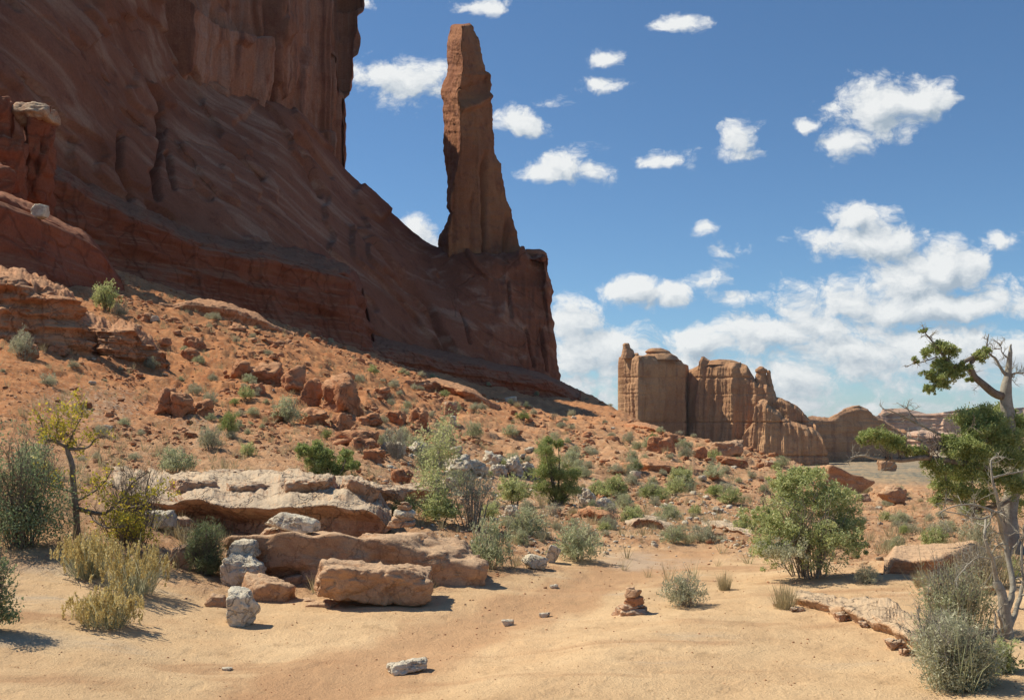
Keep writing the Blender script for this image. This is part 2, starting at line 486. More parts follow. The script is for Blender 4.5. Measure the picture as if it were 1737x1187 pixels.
def ground_material():
    m, t, out = new_mat("ground_soil_and_sand")
    p = t.nodes.new('ShaderNodeTexCoord').outputs['Object']
    at = mk(t, 'ShaderNodeAttribute', attribute_name='mask')
    sp = mk(t, 'ShaderNodeSeparateColor', {0: at.outputs['Color']})
    sand, plain, pale = sp.outputs[0], sp.outputs[1], sp.outputs[2]
    n0 = noise(t, p, 0.25, 5, 0.6)
    n1 = noise(t, p, 1.7, 7, 0.62, 0.3)
    n2 = noise(t, p, 9.0, 6, 0.7)
    n3 = noise(t, p, 70.0, 3, 0.7)
    redf = at.outputs['Alpha']
    trackf = mk(t, 'ShaderNodeAttribute', attribute_name='tone').outputs['Fac']
    soilt = mixc(t, ramp(t, n1, 0.35, 0.65), (0.44, 0.235, 0.125, 1), (0.58, 0.355, 0.205, 1))
    soilr = mixc(t, ramp(t, n1, 0.35, 0.65), (0.43, 0.170, 0.070, 1), (0.56, 0.262, 0.116, 1))
    soil = mixc(t, redf, soilt, soilr)
    soil = mixc(t, mth(t, 'MULTIPLY', ramp(t, n2, 0.52, 0.7), 0.55), soil, (0.55, 0.33, 0.19, 1))
    soil = mixc(t, mth(t, 'MULTIPLY', ramp(t, noise(t, p, 5.0, 5, .6), 0.56, 0.7), 0.6), soil, (0.24, 0.095, 0.05, 1))
    sandc = mixc(t, ramp(t, n1, 0.3, 0.7), (0.62, 0.405, 0.228, 1), (0.71, 0.490, 0.285, 1))
    trk = noise(t, stretch(t, p, 0.35, 1.5, 1), 0.9, 6, 0.6, 0.6)
    sandc = mixc(t, mth(t, 'MULTIPLY', ramp(t, trk, 0.52, 0.66), 0.65), sandc, (0.44, 0.235, 0.125, 1))
    sandc = mixc(t, mth(t, 'MULTIPLY', ramp(t, noise(t, stretch(t, p, .5, 1.4, 1), 0.7, 5, .6, .3), 0.56, 0.68), 0.55), sandc, (0.50, 0.41, 0.31, 1))
    sandc = mixc(t, mth(t, 'MULTIPLY', ramp(t, mth(t, 'ADD', trackf, mth(t, 'MULTIPLY', mth(t, 'SUBTRACT', noise(t, stretch(t, p, 1.0, .45, 1), 2.2, 7, .65, .5), 0.5), 1.6)), 0.25, 0.85), 0.75), sandc, (0.50, 0.285, 0.155, 1))
    sandc = mixc(t, mth(t, 'MULTIPLY', ramp(t, noise(t, p, 3.1, 8, .7, .3), 0.56, 0.66), 0.5), sandc, (0.44, 0.28, 0.155, 1))
    sandc = mixc(t, mth(t, 'MULTIPLY', ramp(t, noise(t, p, 14.0, 6, .7), 0.58, 0.66), 0.35), sandc, (0.36, 0.22, 0.12, 1))
    palec = mixc(t, ramp(t, n2, 0.4, 0.6), (0.48, 0.29, 0.17, 1), (0.56, 0.42, 0.30, 1))
    plainc = mixc(t, ramp(t, noise(t, stretch(t, p, .12, .03, 1), 1.0, 6, .75), 0.4, 0.62), (0.40, 0.28, 0.17, 1), (0.19, 0.18, 0.14, 1))
    col = mixc(t, mth(t, 'MULTIPLY', ramp(t, mth(t, 'ADD', pale, mth(t, 'SUBTRACT', n2, 0.5)), 0.35, 0.75), 0.85), soil, palec)
    sandc = mixc(t, mth(t, 'MULTIPLY', ramp(t, mth(t, 'ADD', pale, mth(t, 'SUBTRACT', n1, 0.5)), 0.3, 0.7), 0.7), sandc, (0.56, 0.43, 0.32, 1))
    col = mixc(t, sand, col, sandc)
    col = mixc(t, plain, col, plainc)
    # loose gravel
    vo = mk(t, 'ShaderNodeTexVoronoi', {'Vector': p, 'Scale': 16.0, 'Randomness': 1.0})
    rnd = mk(t, 'ShaderNodeSeparateColor', {0: vo.outputs['Color']}).outputs[0]
    peb = mth(t, 'MULTIPLY', mth(t, 'LESS_THAN', vo.outputs['Distance'], 0.30), mth(t, 'GREATER_THAN', rnd, 0.62))
    peb = mth(t, 'MULTIPLY', peb, mth(t, 'SUBTRACT', 1.0, mth(t, 'MULTIPLY', sand, 0.93)))
    col = mixc(t, mth(t, 'MULTIPLY', peb, 0.6), col, (0.58, 0.42, 0.30, 1))
    v = mth(t, 'MULTIPLY_ADD', n3, 0.5, 0.75)
    v = mth(t, 'MULTIPLY', v, mth(t, 'MULTIPLY_ADD', n0, 0.5, 0.75))
    col = mixc(t, 1.0, col, mk(t, 'ShaderNodeCombineColor', {0: v, 1: v, 2: v}).outputs[0], 'MULTIPLY')
    n4 = noise(t, p, 28.0, 5, 0.75)
    h = mth(t, 'MULTIPLY_ADD', n2, mth(t, 'SUBTRACT', 1.0, mth(t, 'MULTIPLY', sand, 0.9)), mth(t, 'MULTIPLY_ADD', n4, 0.30, mth(t, 'MULTIPLY', n3, 0.16)))
    h = mth(t, 'ADD', h, mth(t, 'MULTIPLY', peb, 0.4))
    bp = mk(t, 'ShaderNodeBump', {'Height': h, 'Distance': 0.06, 'Strength': 1.0})
    bs = mk(t, 'ShaderNodeBsdfPrincipled', {'Base Color': col, 'Roughness': 0.95, 'Normal': bp.outputs[0], 'Specular IOR Level': 0.1})
    t.links.new(bs.outputs[0], out.inputs[0])
    return m


def build_ground():
    pc = np.concatenate([np.arange(-1600, -60, 18.0), np.arange(-60, 1800, 2.6), np.arange(1800, 3600, 18.0)])
    ly = np.concatenate([np.linspace(math.log(1.5), math.log(5.2), 30)[:-1], np.arange(math.log(5.2), math.log(15), 0.0048),
                         np.arange(math.log(15), math.log(60), 0.0062), np.arange(math.log(60), math.log(210), 0.011),
                         np.arange(math.log(210), math.log(6500), 0.05)])
    Y = np.exp(ly)[:, None] * np.ones(len(pc))[None, :]
    X = (pc[None, :] - 868.5) / F * Y
    x = X.ravel(); y = Y.ravel()
    z, sand, plain, px, py, nm, nl = ground_parts(x, y)
    pale = np.zeros_like(z)
    for (cx, cy, rx, ry, k) in [(150, 690, 170, 55, .8), (340, 730, 80, 60, .7), (230, 640, 120, 20, .5), (800, 800, 120, 50, .6), (1120, 880, 140, 35, .6), (950, 850, 260, 55, .75), (1090, 948, 130, 22, .9),
                                (1500, 1040, 130, 50, .6), (1400, 1000, 150, 25, .5), (1120, 945, 160, 16, .7)]:
        pale = np.maximum(pale, 0.75 * k * np.exp(-(((px - cx) / rx) ** 2 + ((py - cy) / ry) ** 2)))
    red = (1 - sst(py + nm * 60, 660, 800)) * (1 - .5 * sst(px, 1100, 1400))
    track = track_of(px, py) * sand
    mask = np.stack([sand, plain, pale, red], 1)
    V = np.stack([x, y, z], 1)
    nr, nc = X.shape
    fc = grid_faces(nr, nc)
    # continue the sheet behind the camera
    back = np.stack([pc * 0 + (pc - 868.5) / F * 40, np.full(len(pc), -40.0), np.full(len(pc), -1.7)], 1)
    V = np.concatenate([V, back]); mask = np.concatenate([mask, np.tile([1, 0, 0, 0], (len(pc), 1))]); track = np.concatenate([track, np.zeros(len(pc))])
    n0 = nr * nc
    c = np.arange(nc - 1)
    f2 = np.stack([n0 + c, n0 + c + 1, c + 1, c], 1)
    o = obj_np("ground", V, [fc, f2], ground_material(), mask=mask, tone=track)
    tag(o, "orange desert soil and pale sandy wash below the cliffs", "ground", kind='structure')
    return o


build_ground()

# ------------------------------------------------------------------ sandstone materials
M_cliff = rock_mat("cliff_sandstone", (0.302, 0.113, 0.060), (0.403, 0.168, 0.097), (0.218, 0.071, 0.042), 0.09, 0.30,
                   streak=(0.5, (0.17, 0.075, 0.055), 0.8), fine=1.6, sheet=((0.5, 0.29, 0.21), 0.55), sheet_dir=(0, 0, 1), sheet_k=(0.012, 0.55))
M_apron = rock_mat("apron_sandstone", (0.221, 0.072, 0.036), (0.287, 0.107, 0.059), (0.164, 0.052, 0.031), 0.10, 0.25, fine=1.6, sheet=((0.44, 0.25, 0.165), 0.65), crack=.22)
M_spire = rock_mat("spire_sandstone", (0.265, 0.098, 0.046), (0.365, 0.155, 0.070), (0.165, 0.058, 0.036), 0.12, 0.25,
                   streak=(0.6, (0.27, 0.12, 0.07), 0.5), fine=1.6)
M_butte = rock_mat("butte_sandstone", (0.400, 0.209, 0.107), (0.502, 0.293, 0.158), (0.316, 0.158, 0.084), 0.05, 0.8,
                   streak=(0.16, (0.23, 0.115, 0.075), 0.6), strata=(0.10, (0.29, 0.155, 0.095), 0.3), fine=1.2)
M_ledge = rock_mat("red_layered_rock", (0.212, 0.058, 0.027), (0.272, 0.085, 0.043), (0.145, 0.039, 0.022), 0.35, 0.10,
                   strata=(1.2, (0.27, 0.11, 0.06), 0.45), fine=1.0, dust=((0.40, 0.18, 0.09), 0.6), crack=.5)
M_pale = rock_mat("pale_capped_rock", (0.44, 0.235, 0.14), (0.56, 0.36, 0.22), (0.36, 0.17, 0.10), 1.6, 0.040,
                  dust=((0.62, 0.50, 0.36), 0.75), fine=1.0, crack=0.5)
M_tan = rock_mat("tan_sandstone", (0.42, 0.235, 0.135), (0.52, 0.315, 0.185), (0.33, 0.165, 0.095), 2.0, 0.022,
                 dust=((0.60, 0.41, 0.26), 0.7), fine=1.2, crack=0.15)
M_white = rock_mat("whitish_rock", (0.62, 0.50, 0.37), (0.76, 0.68, 0.54), (0.46, 0.34, 0.23), 2.4, 0.035,
                   dust=((0.68, 0.60, 0.47), 0.6), fine=1.0, crack=.35)
M_red = rock_mat("red_rock", (0.41, 0.175, 0.085), (0.53, 0.265, 0.140), (0.28, 0.105, 0.055), 1.1, 0.05,
                 dust=((0.52, 0.28, 0.15), 0.8), fine=1.0, crack=0.4)
M_mesa = rock_mat("far_mesa_rock", (0.50, 0.30, 0.20), (0.60, 0.42, 0.30), (0.34, 0.19, 0.13), 0.01, 1.0,
                  strata=(0.09, (0.30, 0.17, 0.12), 0.7), fine=1.2)


# ------------------------------------------------------------------ the big cliff: net of columns, each bottom to top
def cubic_rows(A, n):
    """A (k, cols, 3) -> resample k rows to n rows with Catmull-Rom"""
    k = len(A); t = np.linspace(0, k - 1, n); i = np.clip(t.astype(int), 0, k - 2); f = (t - i)[:, None, None]
    p0 = A[np.maximum(i - 1, 0)]; p1 = A[i]; p2 = A[i + 1]; p3 = A[np.minimum(i + 2, k - 1)]
    return 0.5 * ((2 * p1) + (-p0 + p2) * f + (2 * p0 - 5 * p1 + 4 * p2 - p3) * f ** 2 + (-p0 + 3 * p1 - 3 * p2 + p3) * f ** 3)


def resample_cols(A, n):
    """A (rows, k, 3) -> n columns"""
    return np.transpose(cubic_rows(np.transpose(A, (1, 0, 2)), n), (1, 0, 2))


def net(cols, nrows, ncols, disp=None, lin=False):
    A = np.array(cols, float)                       # (k, rows, 3) in px, py, Y
    A = np.transpose(A, (1, 0, 2))
    G = resample_cols(A, ncols)
    G = cubic_rows(G, nrows) if not lin else np.stack([np.stack([np.interp(np.linspace(0, 1, nrows), np.linspace(0, 1, G.shape[0]), G[:, c, k]) for c in range(ncols)], 1) for k in range(3)], 2)
    pxg, pyg, Yg = G[..., 0], G[..., 1], G[..., 2]
    V = np.stack([(pxg - 868.5) / F * Yg, Yg, (HZ - pyg) / F * Yg], -1).reshape(-1, 3)
    fc = grid_faces(nrows, ncols)
    if disp is not None:
        N = vnormals(V, fc)
        V = V + N * disp(V, pxg.ravel(), pyg.ravel())[:, None]
    return V, fc


def apron_disp(V, px, py):
    # exfoliation sheets running down to the right along the slope
    ux = (px - 300) * 0.72 + (py - 100) * 0.69      # along the sheets
    uy = -(px - 300) * 0.69 + (py - 100) * 0.72     # across them
    Q = np.stack([ux / 420, uy / 55, np.zeros_like(ux)], 1)
    a = fbm(Q, 4, 71, 0.5)
    sh = fbm(np.stack([ux / 330, uy / 120 + a * 0.4, np.full_like(ux, 3.3)], 1), 3, 72)
    step = sst(sh, -0.01, 0.0) * 0.7 + sst(sh, 0.17, 0.18) * 0.6 + sst(sh, -0.21, -0.20) * 0.6
    vert = sst(px, 760, 900)
    d = a * 0.5 * (1 - .5 * vert) + step * (1 - 0.75 * vert)
    fl = fbm(np.stack([V[:, 0] * 0.25, V[:, 1] * 0.12, V[:, 2] * 0.015], 1), 4, 75, 0.55)
    d = d + vert * fl * 2.2
    d = d + fbm(V * 0.35, 4, 73) * 0.28 + fbm(V * 1.3, 3, 74) * 0.10
    hb = fbm(np.stack([V[:, 0] * 0.02, V[:, 1] * 0.02, V[:, 2] * 0.3], 1), 3, 78)
    d = d + vert * hb * 0.8
    # the curved crack and buttresses near (230..280, 150..340)
    for (pts, wd, dp) in [([(215, 120), (250, 180), (262, 230), (250, 300), (255, 345)], 9, 2.6),
                          ([(560, 300), (520, 250), (500, 230)], 7, 1.5), ([(545, 330), (500, 235)], 7, 2.0),
                          ([(600, 395), (660, 470), (720, 540), (760, 620)], 8, 1.6), ([(180, 240), (178, 300), (205, 345)], 8, 2.0),
                          ([(270, 270), (285, 330)], 6, 1.5), ([(380, 260), (440, 305)], 8, 1.8), ([(640, 470), (690, 510)], 6, 1.3), ([(775, 540), (785, 590)], 4, 1.2),
                          ([(890, 560), (905, 620)], 4, 1.2), ([(860, 480), (865, 540)], 4, 0.9), ([(915, 560), (925, 630)], 4, 1.0)]:
        best = np.full(len(px), 1e9)
        for (a0, b0), (a1, b1) in zip(pts[:-1], pts[1:]):
            dx, dy = a1 - a0, b1 - b0
            tt = np.clip(((px - a0) * dx + (py - b0) * dy) / (dx * dx + dy * dy), 0, 1)
            best = np.minimum(best, np.hypot(px - a0 - tt * dx, py - b0 - tt * dy))
        d = d - 0.85 * dp * np.exp(-(best / (wd * .55)) ** 2)
    return d


def apron_col(b, t, back=16, bow=1.5, low=90):
    """base (px,py,Y), top (px,py,Y): base is carried below ground, top over the crest and down the far side"""
    rows = [(b[0], b[1] + low, b[2] - 0.5)]
    for s in (0, .2, .4, .6, .8, 1.0):
        rows.append((b[0] + (t[0] - b[0]) * s, b[1] + (t[1] - b[1]) * s, b[2] + (t[2] - b[2]) * s ** bow))
    fl = 1 if t[0] > 720 else 0
    rows.append((t[0] - 6 * (1 - fl), t[1] + 8 - 6 * fl, t[2] + 5 + 6 * fl))
    rows.append((t[0] - 16, t[1] + 60, t[2] + back))
    rows.append((t[0] - 24, t[1] + 300, t[2] + back + 3))
    return rows


def build_cliff():
    base = W(300, 430, 95); base[2] = 10
    root = empty("sandstone_cliff", base, "huge red sandstone cliff in shade rising out of the frame above the talus", "cliff")
    cols = [apron_col((-900, 330, 54), (-700, -250, 80)), apron_col((-500, 330, 62), (-350, -250, 96)), apron_col((-250, 330, 72), (60, -200, 110)),
            apron_col((-100, 340, 81), (205, -100, 118)), apron_col((0, 350, 88), (250, 0, 124)), apron_col((100, 380, 94), (280, 90, 130)),
            apron_col((200, 420, 101), (335, 142, 138)), apron_col((300, 450, 108), (410, 170, 146)), apron_col((400, 500, 115), (490, 196, 154)),
            apron_col((500, 560, 122), (545, 250, 163)), apron_col((600, 600, 130), (590, 302, 171)), apron_col((650, 612, 138), (650, 358, 176)),
            apron_col((700, 622, 147), (700, 402, 178)), apron_col((755, 630, 153), (740, 431, 175)), apron_col((810, 636, 159), (800, 436, 172.5)),
            apron_col((860, 642, 163), (860, 438, 172.5), bow=1.2), apron_col((905, 648, 166), (900, 438, 173), bow=1.1), apron_col((932, 652, 168), (918, 437, 173), bow=1.0)]
    # round the prow and along the back
    for (px, Y) in [(946, 171), (940, 180), (915, 192), (800, 205), (600, 215)]:
        tp = {171: 926, 180: 925, 192: 900, 205: 790, 215: 590}[Y]
        c = [(px, 652 + 90, Y)]
        for s in (0, .2, .4, .6, .8, 1.0):
            bx = px + (tp - px) * (1 - (1 - s) ** 1.8)
            c.append((bx, 645 - 205 * s, Y))
        yb = max(Y - 5, 171)
        c.append((tp - 8, 440, Y - 1 if Y < 185 else Y - 6)); c.append((tp - 25, 441, Y + 0.5 if Y < 185 else Y - 12)); c.append((tp - 45, 445, Y + 1 if Y < 185 else Y - 16))
        cols.append(c)
    V, fc = net(cols, 260, 620, apron_disp)
    obj_np("apron", V, fc, M_apron, root, base)

    # upper wall: closed ring in plan
    def wall_disp(V, px, py):
        st = np.stack([V[:, 0] * 0.16, V[:, 1] * 0.16, V[:, 2] * 0.010], 1)
        d = fbm(st, 5, 81, 0.55) * 2.6
        d = d + fbm(V * 0.12, 4, 82) * 1.2 + fbm(V * 0.6, 3, 83) * 0.25
        pl = fbm(np.stack([V[:, 0] * 0.07, V[:, 1] * 0.07, V[:, 2] * 0.03], 1), 3, 84)
        d = d + sst(pl, 0.0, 0.03) * 1.2 + sst(pl, -.2, -.17) * 1.0
        # alcove
        arc = np.interp(px, [285, 296, 330, 356, 398, 440, 470], [-40, 8, 36, 49, 60, 66, 90])
        inside = sst(py, arc - 2, arc + 7) * sst(px, 286, 296) * (1 - sst(px, 452, 470))
        inner2 = inside * (1 - sst(py, 120, 190))
        d = d - inside * 2.6 - inner2 * 1.2
        for cx, w, s in [(427, 7, 2.2), (460, 6, -1.2), (474, 6, 1.5), (535, 4, 1.0), (498, 5, .9), (566, 4, 1.6), (560, 3, .8)]:
            d = d - s * np.exp(-((px - cx) / w) ** 2)
        # rounded overhang at right edge
        d = d + np.exp(-((px - 586) / 10) ** 2) * (1 - sst(py, 40, 75)) * 1.0
        return d
    ring = [(584, 304, 170.5), (583, 300, 171.5), (570, 300, 168), (530, 250, 164), (485, 205, 155), (440, 190, 150), (400, 178, 145), (350, 158, 140), (310, 125, 134),
            (282, 90, 130), (250, 0, 124), (205, -60, 119), (60, -100, 111), (-350, -100, 97), (-700, -100, 81)]
    # heights of the rim chosen so that its shadow ends where it does on the talus
    edge = [(-500, 350), (-200, 380), (0, 405), (60, 430), (130, 466), (250, 488), (400, 508), (500, 545), (580, 588), (640, 622), (700, 645), (780, 680), (860, 697), (940, 712), (1000, 718), (1040, 702)]
    E = []
    for (ex, ey) in edge:
        q = _GY; zz = q_at(np.full(len(q), float(ex)), q)
        rows = HZ - zz; hit = np.nonzero(rows <= ey)[0]
        Yh = q[hit[0]] if len(hit) else q[int(np.argmin(rows))]
        E.append(((ex - 868.5) / F * Yh, Yh, (HZ - ey) / F * Yh))
    E = np.array(E)
    cot = 1 / math.tan(SUN_EL)

    def rim(xw, yw):
        best = None
        for a, b in zip(E[:-1], E[1:]):
            # solve (xw,yw) - h*SUN_H on segment a-b
            A = np.array([[-SUN_H[0], -(b[0] - a[0])], [-SUN_H[1], -(b[1] - a[1])]])
            try: s = np.linalg.solve(A, np.array([a[0] - xw, a[1] - yw]))
            except Exception: continue
            if -0.001 <= s[1] <= 1.001 and s[0] > 0:
                zt = a[2] + (b[2] - a[2]) * s[1] + s[0] / cot
                best = zt if best is None else max(best, zt)
        return best
    cols = []
    dbg = []
    for (px, py, Y) in ring:
        x = (px - 868.5) / F * Y
        r = rim(x, Y)
        dbg.append((px, Y, None if r is None else round(r, 1), round((HZ + 40) / F * Y, 1)))
        lo = (HZ + 45) / F * Y
        zt = max(lo, r if r else (95 if px < 0 else lo))
        cols.append(((px, py + 45, Y + 2), (px, HZ - (zt * .5 + (HZ - py) / F * Y * .5) * F / Y, Y + 1.0), (px, HZ - zt * F / Y, Y + 1.6)))
    print("RIM", dbg)
    bk = [(-1200, 120, 95), (-400, 140, 95), (200, 165, 95), (430, 185, 92), (540, 196, 86), (566, 190, 80), (580, 178, 78)]
    for (px, Y, zt) in bk:
        cols.append(((px, 330, Y), (px, HZ - (zt * .5 + 20) * F / Y, Y), (px, HZ - zt * F / Y, Y)))
    cols.append(cols[0])
    full = []
    for c in cols:
        full.append([c[0], tuple(c[0][k] * .75 + c[1][k] * .25 for k in range(3)), tuple(c[0][k] * .4 + c[1][k] * .6 for k in range(3)), c[1], c[2]])
    V, fc = net(full, 260, 900, wall_disp, lin=True)
    nc = 900; top = len(V) - nc
    ctr = V[top:].mean(0); V = np.concatenate([V, [ctr]])
    c = np.arange(nc - 1)
    f3 = np.stack([top + c, top + c + 1, np.full(nc - 1, len(V) - 1)], 1)
    obj_np("upper_wall", V, [fc, f3], M_cliff, root, base)


build_cliff()


# ------------------------------------------------------------------ ring lofts (spire, hoodoos)
def loft(levels, nz, nseg, disp=None, cap=True, seed=0):
    """levels: list of plan polygons at one height each: (z, [(x,y),...]) same count; resampled"""
    k = len(levels)
    R = []
    for z, poly in levels:
        P_ = np.array(poly, float); n = len(P_)
        t = np.linspace(0, n, nseg, endpoint=False); i = t.astype(int); f = (t - i)[:, None]
        f = np.where(f < .5, .5 * (2 * f) ** 1.5, 1 - .5 * (2 - 2 * f) ** 1.5)
        q = P_[i % n] * (1 - f) + P_[(i + 1) % n] * f
        for _ in range(max(1, nseg // 60)): q = (np.roll(q, 1, 0) + 2 * q + np.roll(q, -1, 0)) / 4
        R.append(np.concatenate([q, np.full((nseg, 1), z)], 1))
    R = np.array(R)
    zl = np.array([l[0] for l in levels])
    zz = np.linspace(zl[0], zl[-1], nz)
    out = np.zeros((nz, nseg, 3))
    for a in range(3):
        for s in range(nseg): out[:, s, a] = np.interp(zz, zl, R[:, s, a])
    V = out.reshape(-1, 3); fc = grid_faces(nz, nseg, True)
    if disp is not None:
        N = vnormals(V, fc)
        ctr = out.mean(1, keepdims=True).repeat(nseg, 1).reshape(-1, 3)
        if np.mean(np.sum(N * (V - ctr), 1)) < 0: N = -N
        V = V + N * disp(V)[:, None]
    fl = [fc]
    if cap:
        for base_i, zc in ((0, 0), ((nz - 1) * nseg, 0)):
            c0 = V[base_i:base_i + nseg].mean(0)
            if base_i: c0[2] += 0.05 * np.ptp(V[base_i:base_i + nseg, 0])
            V = np.concatenate([V, [c0]])
            s = np.arange(nseg)
            fl.append(np.stack([base_i + s, base_i + (s + 1) % nseg, np.full(nseg, len(V) - 1)], 1))
    return V, fl


def build_spire():
    Y0 = 176.0
    L = [(42.3, 771, 785, 796), (43.2, 766, 785, 799), (46, 764, 785, 802), (52, 762, 785, 803), (66, 757, 783, 811), (87, 755, 783, 815), (98, 754, 785, 818), (112, 758, 786, 820), (121, 757, 785, 822), (127, 755, 783, 830),
         (144, 752, 781, 831), (155, 750, 778, 830), (165, 751, 777, 831), (178, 751, 779, 833), (205, 751, 780, 835), (227, 752, 781, 838), (250, 752, 780, 841), (275, 754, 777, 846), (303, 757, 771, 852), (330, 759, 766, 859),
         (352, 759, 764, 864), (362, 763, 767, 867), (383, 755, 764, 871), (402, 746, 760, 877), (417, 744, 760, 884), (432, 741, 760, 890), (470, 738, 762, 892)]
    lv = []
    for (py, l, r, R) in L[::-1]:
        z = (HZ - py) / F * Y0
        X = lambda p, Y: (p - 868.5) / F * Y
        w = R - l
        yl, yr, yR = Y0 + 7.0, Y0 - 2.0 - 0.02 * w, Y0 + 4.0
        k = z and 1
        mid = (r + R) / 2
        lv.append((z, [(X(l, yl), yl), (X(l + (r - l) * .5, (yl + yr) / 2) - .1, (yl + yr) / 2 - .2), (X(r, yr), yr), (X(mid, (yr + yR) / 2 - 1.0), (yr + yR) / 2 - 1.0), (X(R, yR), yR),
                       (X(R - 6, yR + 6), yR + 6), (X(mid, yR + 8), yR + 8), (X(l + 8, yl + 8), yl + 8)]))

    def dsp(V):
        px = 868.5 + F * V[:, 0] / V[:, 1]; py = HZ - F * V[:, 2] / V[:, 1]
        d = fbm(V * 0.4, 4, 91) * 0.3 + fbm(V * 1.4, 4, 92) * 0.12
        d = d + fbm(np.stack([V[:, 0] * .8, V[:, 1] * .8, V[:, 2] * .05], 1), 4, 93) * 0.55 * sst(py, 150, 260)
        d = d + fbm(np.stack([V[:, 0] * .1, V[:, 1] * .1, V[:, 2] * .9], 1), 3, 94) * 0.25
        front = V[:, 1] < Y0 + 3.6
        bk_ = fbm(np.stack([V[:, 0] * .22, V[:, 1] * .22, V[:, 2] * .16 + 3], 1), 2, 97)
        d = d + np.floor(bk_ * 7) / 7 * 0.55
        # ledge that catches light at row 170-180, slot cracks lower down
        ed = np.exp(-((py - 175) / 7) ** 2) * (px > 782) * 0.9
        d = d + front * ed - front * (px > 778) * 0.9 * np.exp(-((py - 150) / 14) ** 2)
        for cx, a, b, s in [(822, 270, 430, 1.6), (858, 380, 435, 1.2), (800, 330, 430, .6), (770, 300, 400, .7)]:
            d = d - front * s * np.exp(-((px - cx) / 3.5) ** 2) * sst(py, a - 15, a + 15)
        return d
    V, fl = loft(lv, 330, 260, dsp)
    V[:, 2] *= V[:, 1] / Y0
    o = W(800, 432, Y0)
    ob = obj_np("rock_spire", V, fl, M_spire, None, o)
    tag(ob, "tall thin sandstone needle with sunlit left side on the end of the cliff", "rock spire")
    # the square block right of its foot
    lv = []
    for (py, l, R) in [(480, 884, 929), (440, 886, 927), (431, 887, 926), (426, 890, 922), (424, 894, 915)]:
        z = (HZ - py) / F * 175
        X = lambda p, Y: (p - 868.5) / F * Y
        lv.append((z, [(X(l, 175), 175), (X(R, 176), 176), (X(R, 183), 183), (X(l, 183), 183)]))
    V, fl = loft(lv, 60, 90, lambda V: fbm(V * .7, 4, 95) * .45 + fbm(np.stack([V[:, 0] * .1, V[:, 1] * .1, V[:, 2] * 1.2], 1), 3, 96) * .35)
    V[:, 2] *= V[:, 1] / 175.0
    ob = obj_np("sandstone_block", V, fl, M_cliff, None, W(905, 460, 175))
    tag(ob, "squarish rock block at the right foot of the tall needle, on the cliff's outer corner", "rock")


build_spire()


# ------------------------------------------------------------------ curtains: fluted cliff bodies of the far butte
def curtain(pts, thick, base_py, nz, nx, seed, flute=3.0, bands=1.2, batter=0.06, fscale=0.16, round_top=2.0, seam=False):
    """pts: (px, top_py, Y) left to right; a solid wall with real thickness behind it"""
    A = np.array(pts, float)
    s = np.linspace(0, 1, nx); u = (A[:, 0] - A[0, 0]) / (A[-1, 0] - A[0, 0])
    px = A[0, 0] + (A[-1, 0] - A[0, 0]) * s
    tp = np.interp(s, u, A[:, 1]); Yf = np.interp(s, u, A[:, 2])
    x = (px - 868.5) / F * Yf; zt = (HZ - tp) / F * Yf; zb = (HZ - base_py) / F * Yf
    tx = np.gradient(x); ty = np.gradient(Yf); l = np.hypot(tx, ty); nxn, nyn = ty / l, -tx / l     # towards the camera
    k = np.ones(13) / 13
    nxn = np.convolve(np.pad(nxn, 6, 'edge'), k, 'valid'); nyn = np.convolve(np.pad(nyn, 6, 'edge'), k, 'valid')
    H = zt - zb
    rows = []
    for r in np.linspace(0, 1, nz):
        z = zb + H * r
        P_ = np.stack([x * fscale, Yf * fscale, z * fscale * 0.05], 1)
        fl = fbm(P_, 5, seed, 0.5)
        fl = np.sign(fl) * np.abs(fl) ** 0.8
        bd = fbm(np.stack([x * .015, Yf * .015, z * 0.35], 1), 3, seed + 9)
        big = fbm(np.stack([x * .05, Yf * .05, z * 0.02], 1), 2, seed + 5)
        f = fl * flute + bd * bands + big * flute * 1.2 - batter * H * r + fbm(np.stack([x, Yf, z], 1) * .25, 3, seed + 3) * flute * .25
        f = f - round_top * sst(r, 0.93, 1.0) ** 2
        if seam:
            for sy, sw, sd in ((716, .4, 1.1), (773, .5, 1.2), (668, .4, .5), (640, .5, .6)):
                f = f - sd * np.exp(-((z - (HZ - sy) / F * Yf) / sw) ** 2)
        f = f * (sst(s, 0, 0.03) * (1 - sst(s, .97, 1)) * 0.8 + 0.2)
        rows.append(np.stack([x + nxn * f, Yf + nyn * f, z], 1))
    top = rows[-1]
    for q in (0.15, 0.4, 0.7, 1.0):
        up = 1.2 * math.sin(q * 3.0) * round_top * .5
        cx0 = x.mean(); bx = (x / Yf) * thick * q - (x - cx0) * 0.12 * q
        b = top + np.stack([bx, np.full(nx, thick * q), np.full(nx, up)], 1)
        b[:, 2] += fbm(b * .12, 3, seed + 20) * 1.5
        rows.append(b)
    b = rows[-1].copy(); b[:, 2] = zb; rows.append(b)
    G = np.array(rows)
    # close the two ends
    V = G.reshape(-1, 3); nr = len(rows)
    fc = grid_faces(nr, nx)
    ends = []
    for c in (0, nx - 1):
        ctr = G[:, c].mean(0); V = np.concatenate([V, [ctr]]); ci = len(V) - 1
        r = np.arange(nr - 1)
        ends.append(np.stack([r * nx + c, (r + 1) * nx + c, np.full(nr - 1, ci)], 1))
        ends.append(np.array([[(nr - 1) * nx + c, c, ci]]))
    return V, [fc, np.concatenate(ends)]


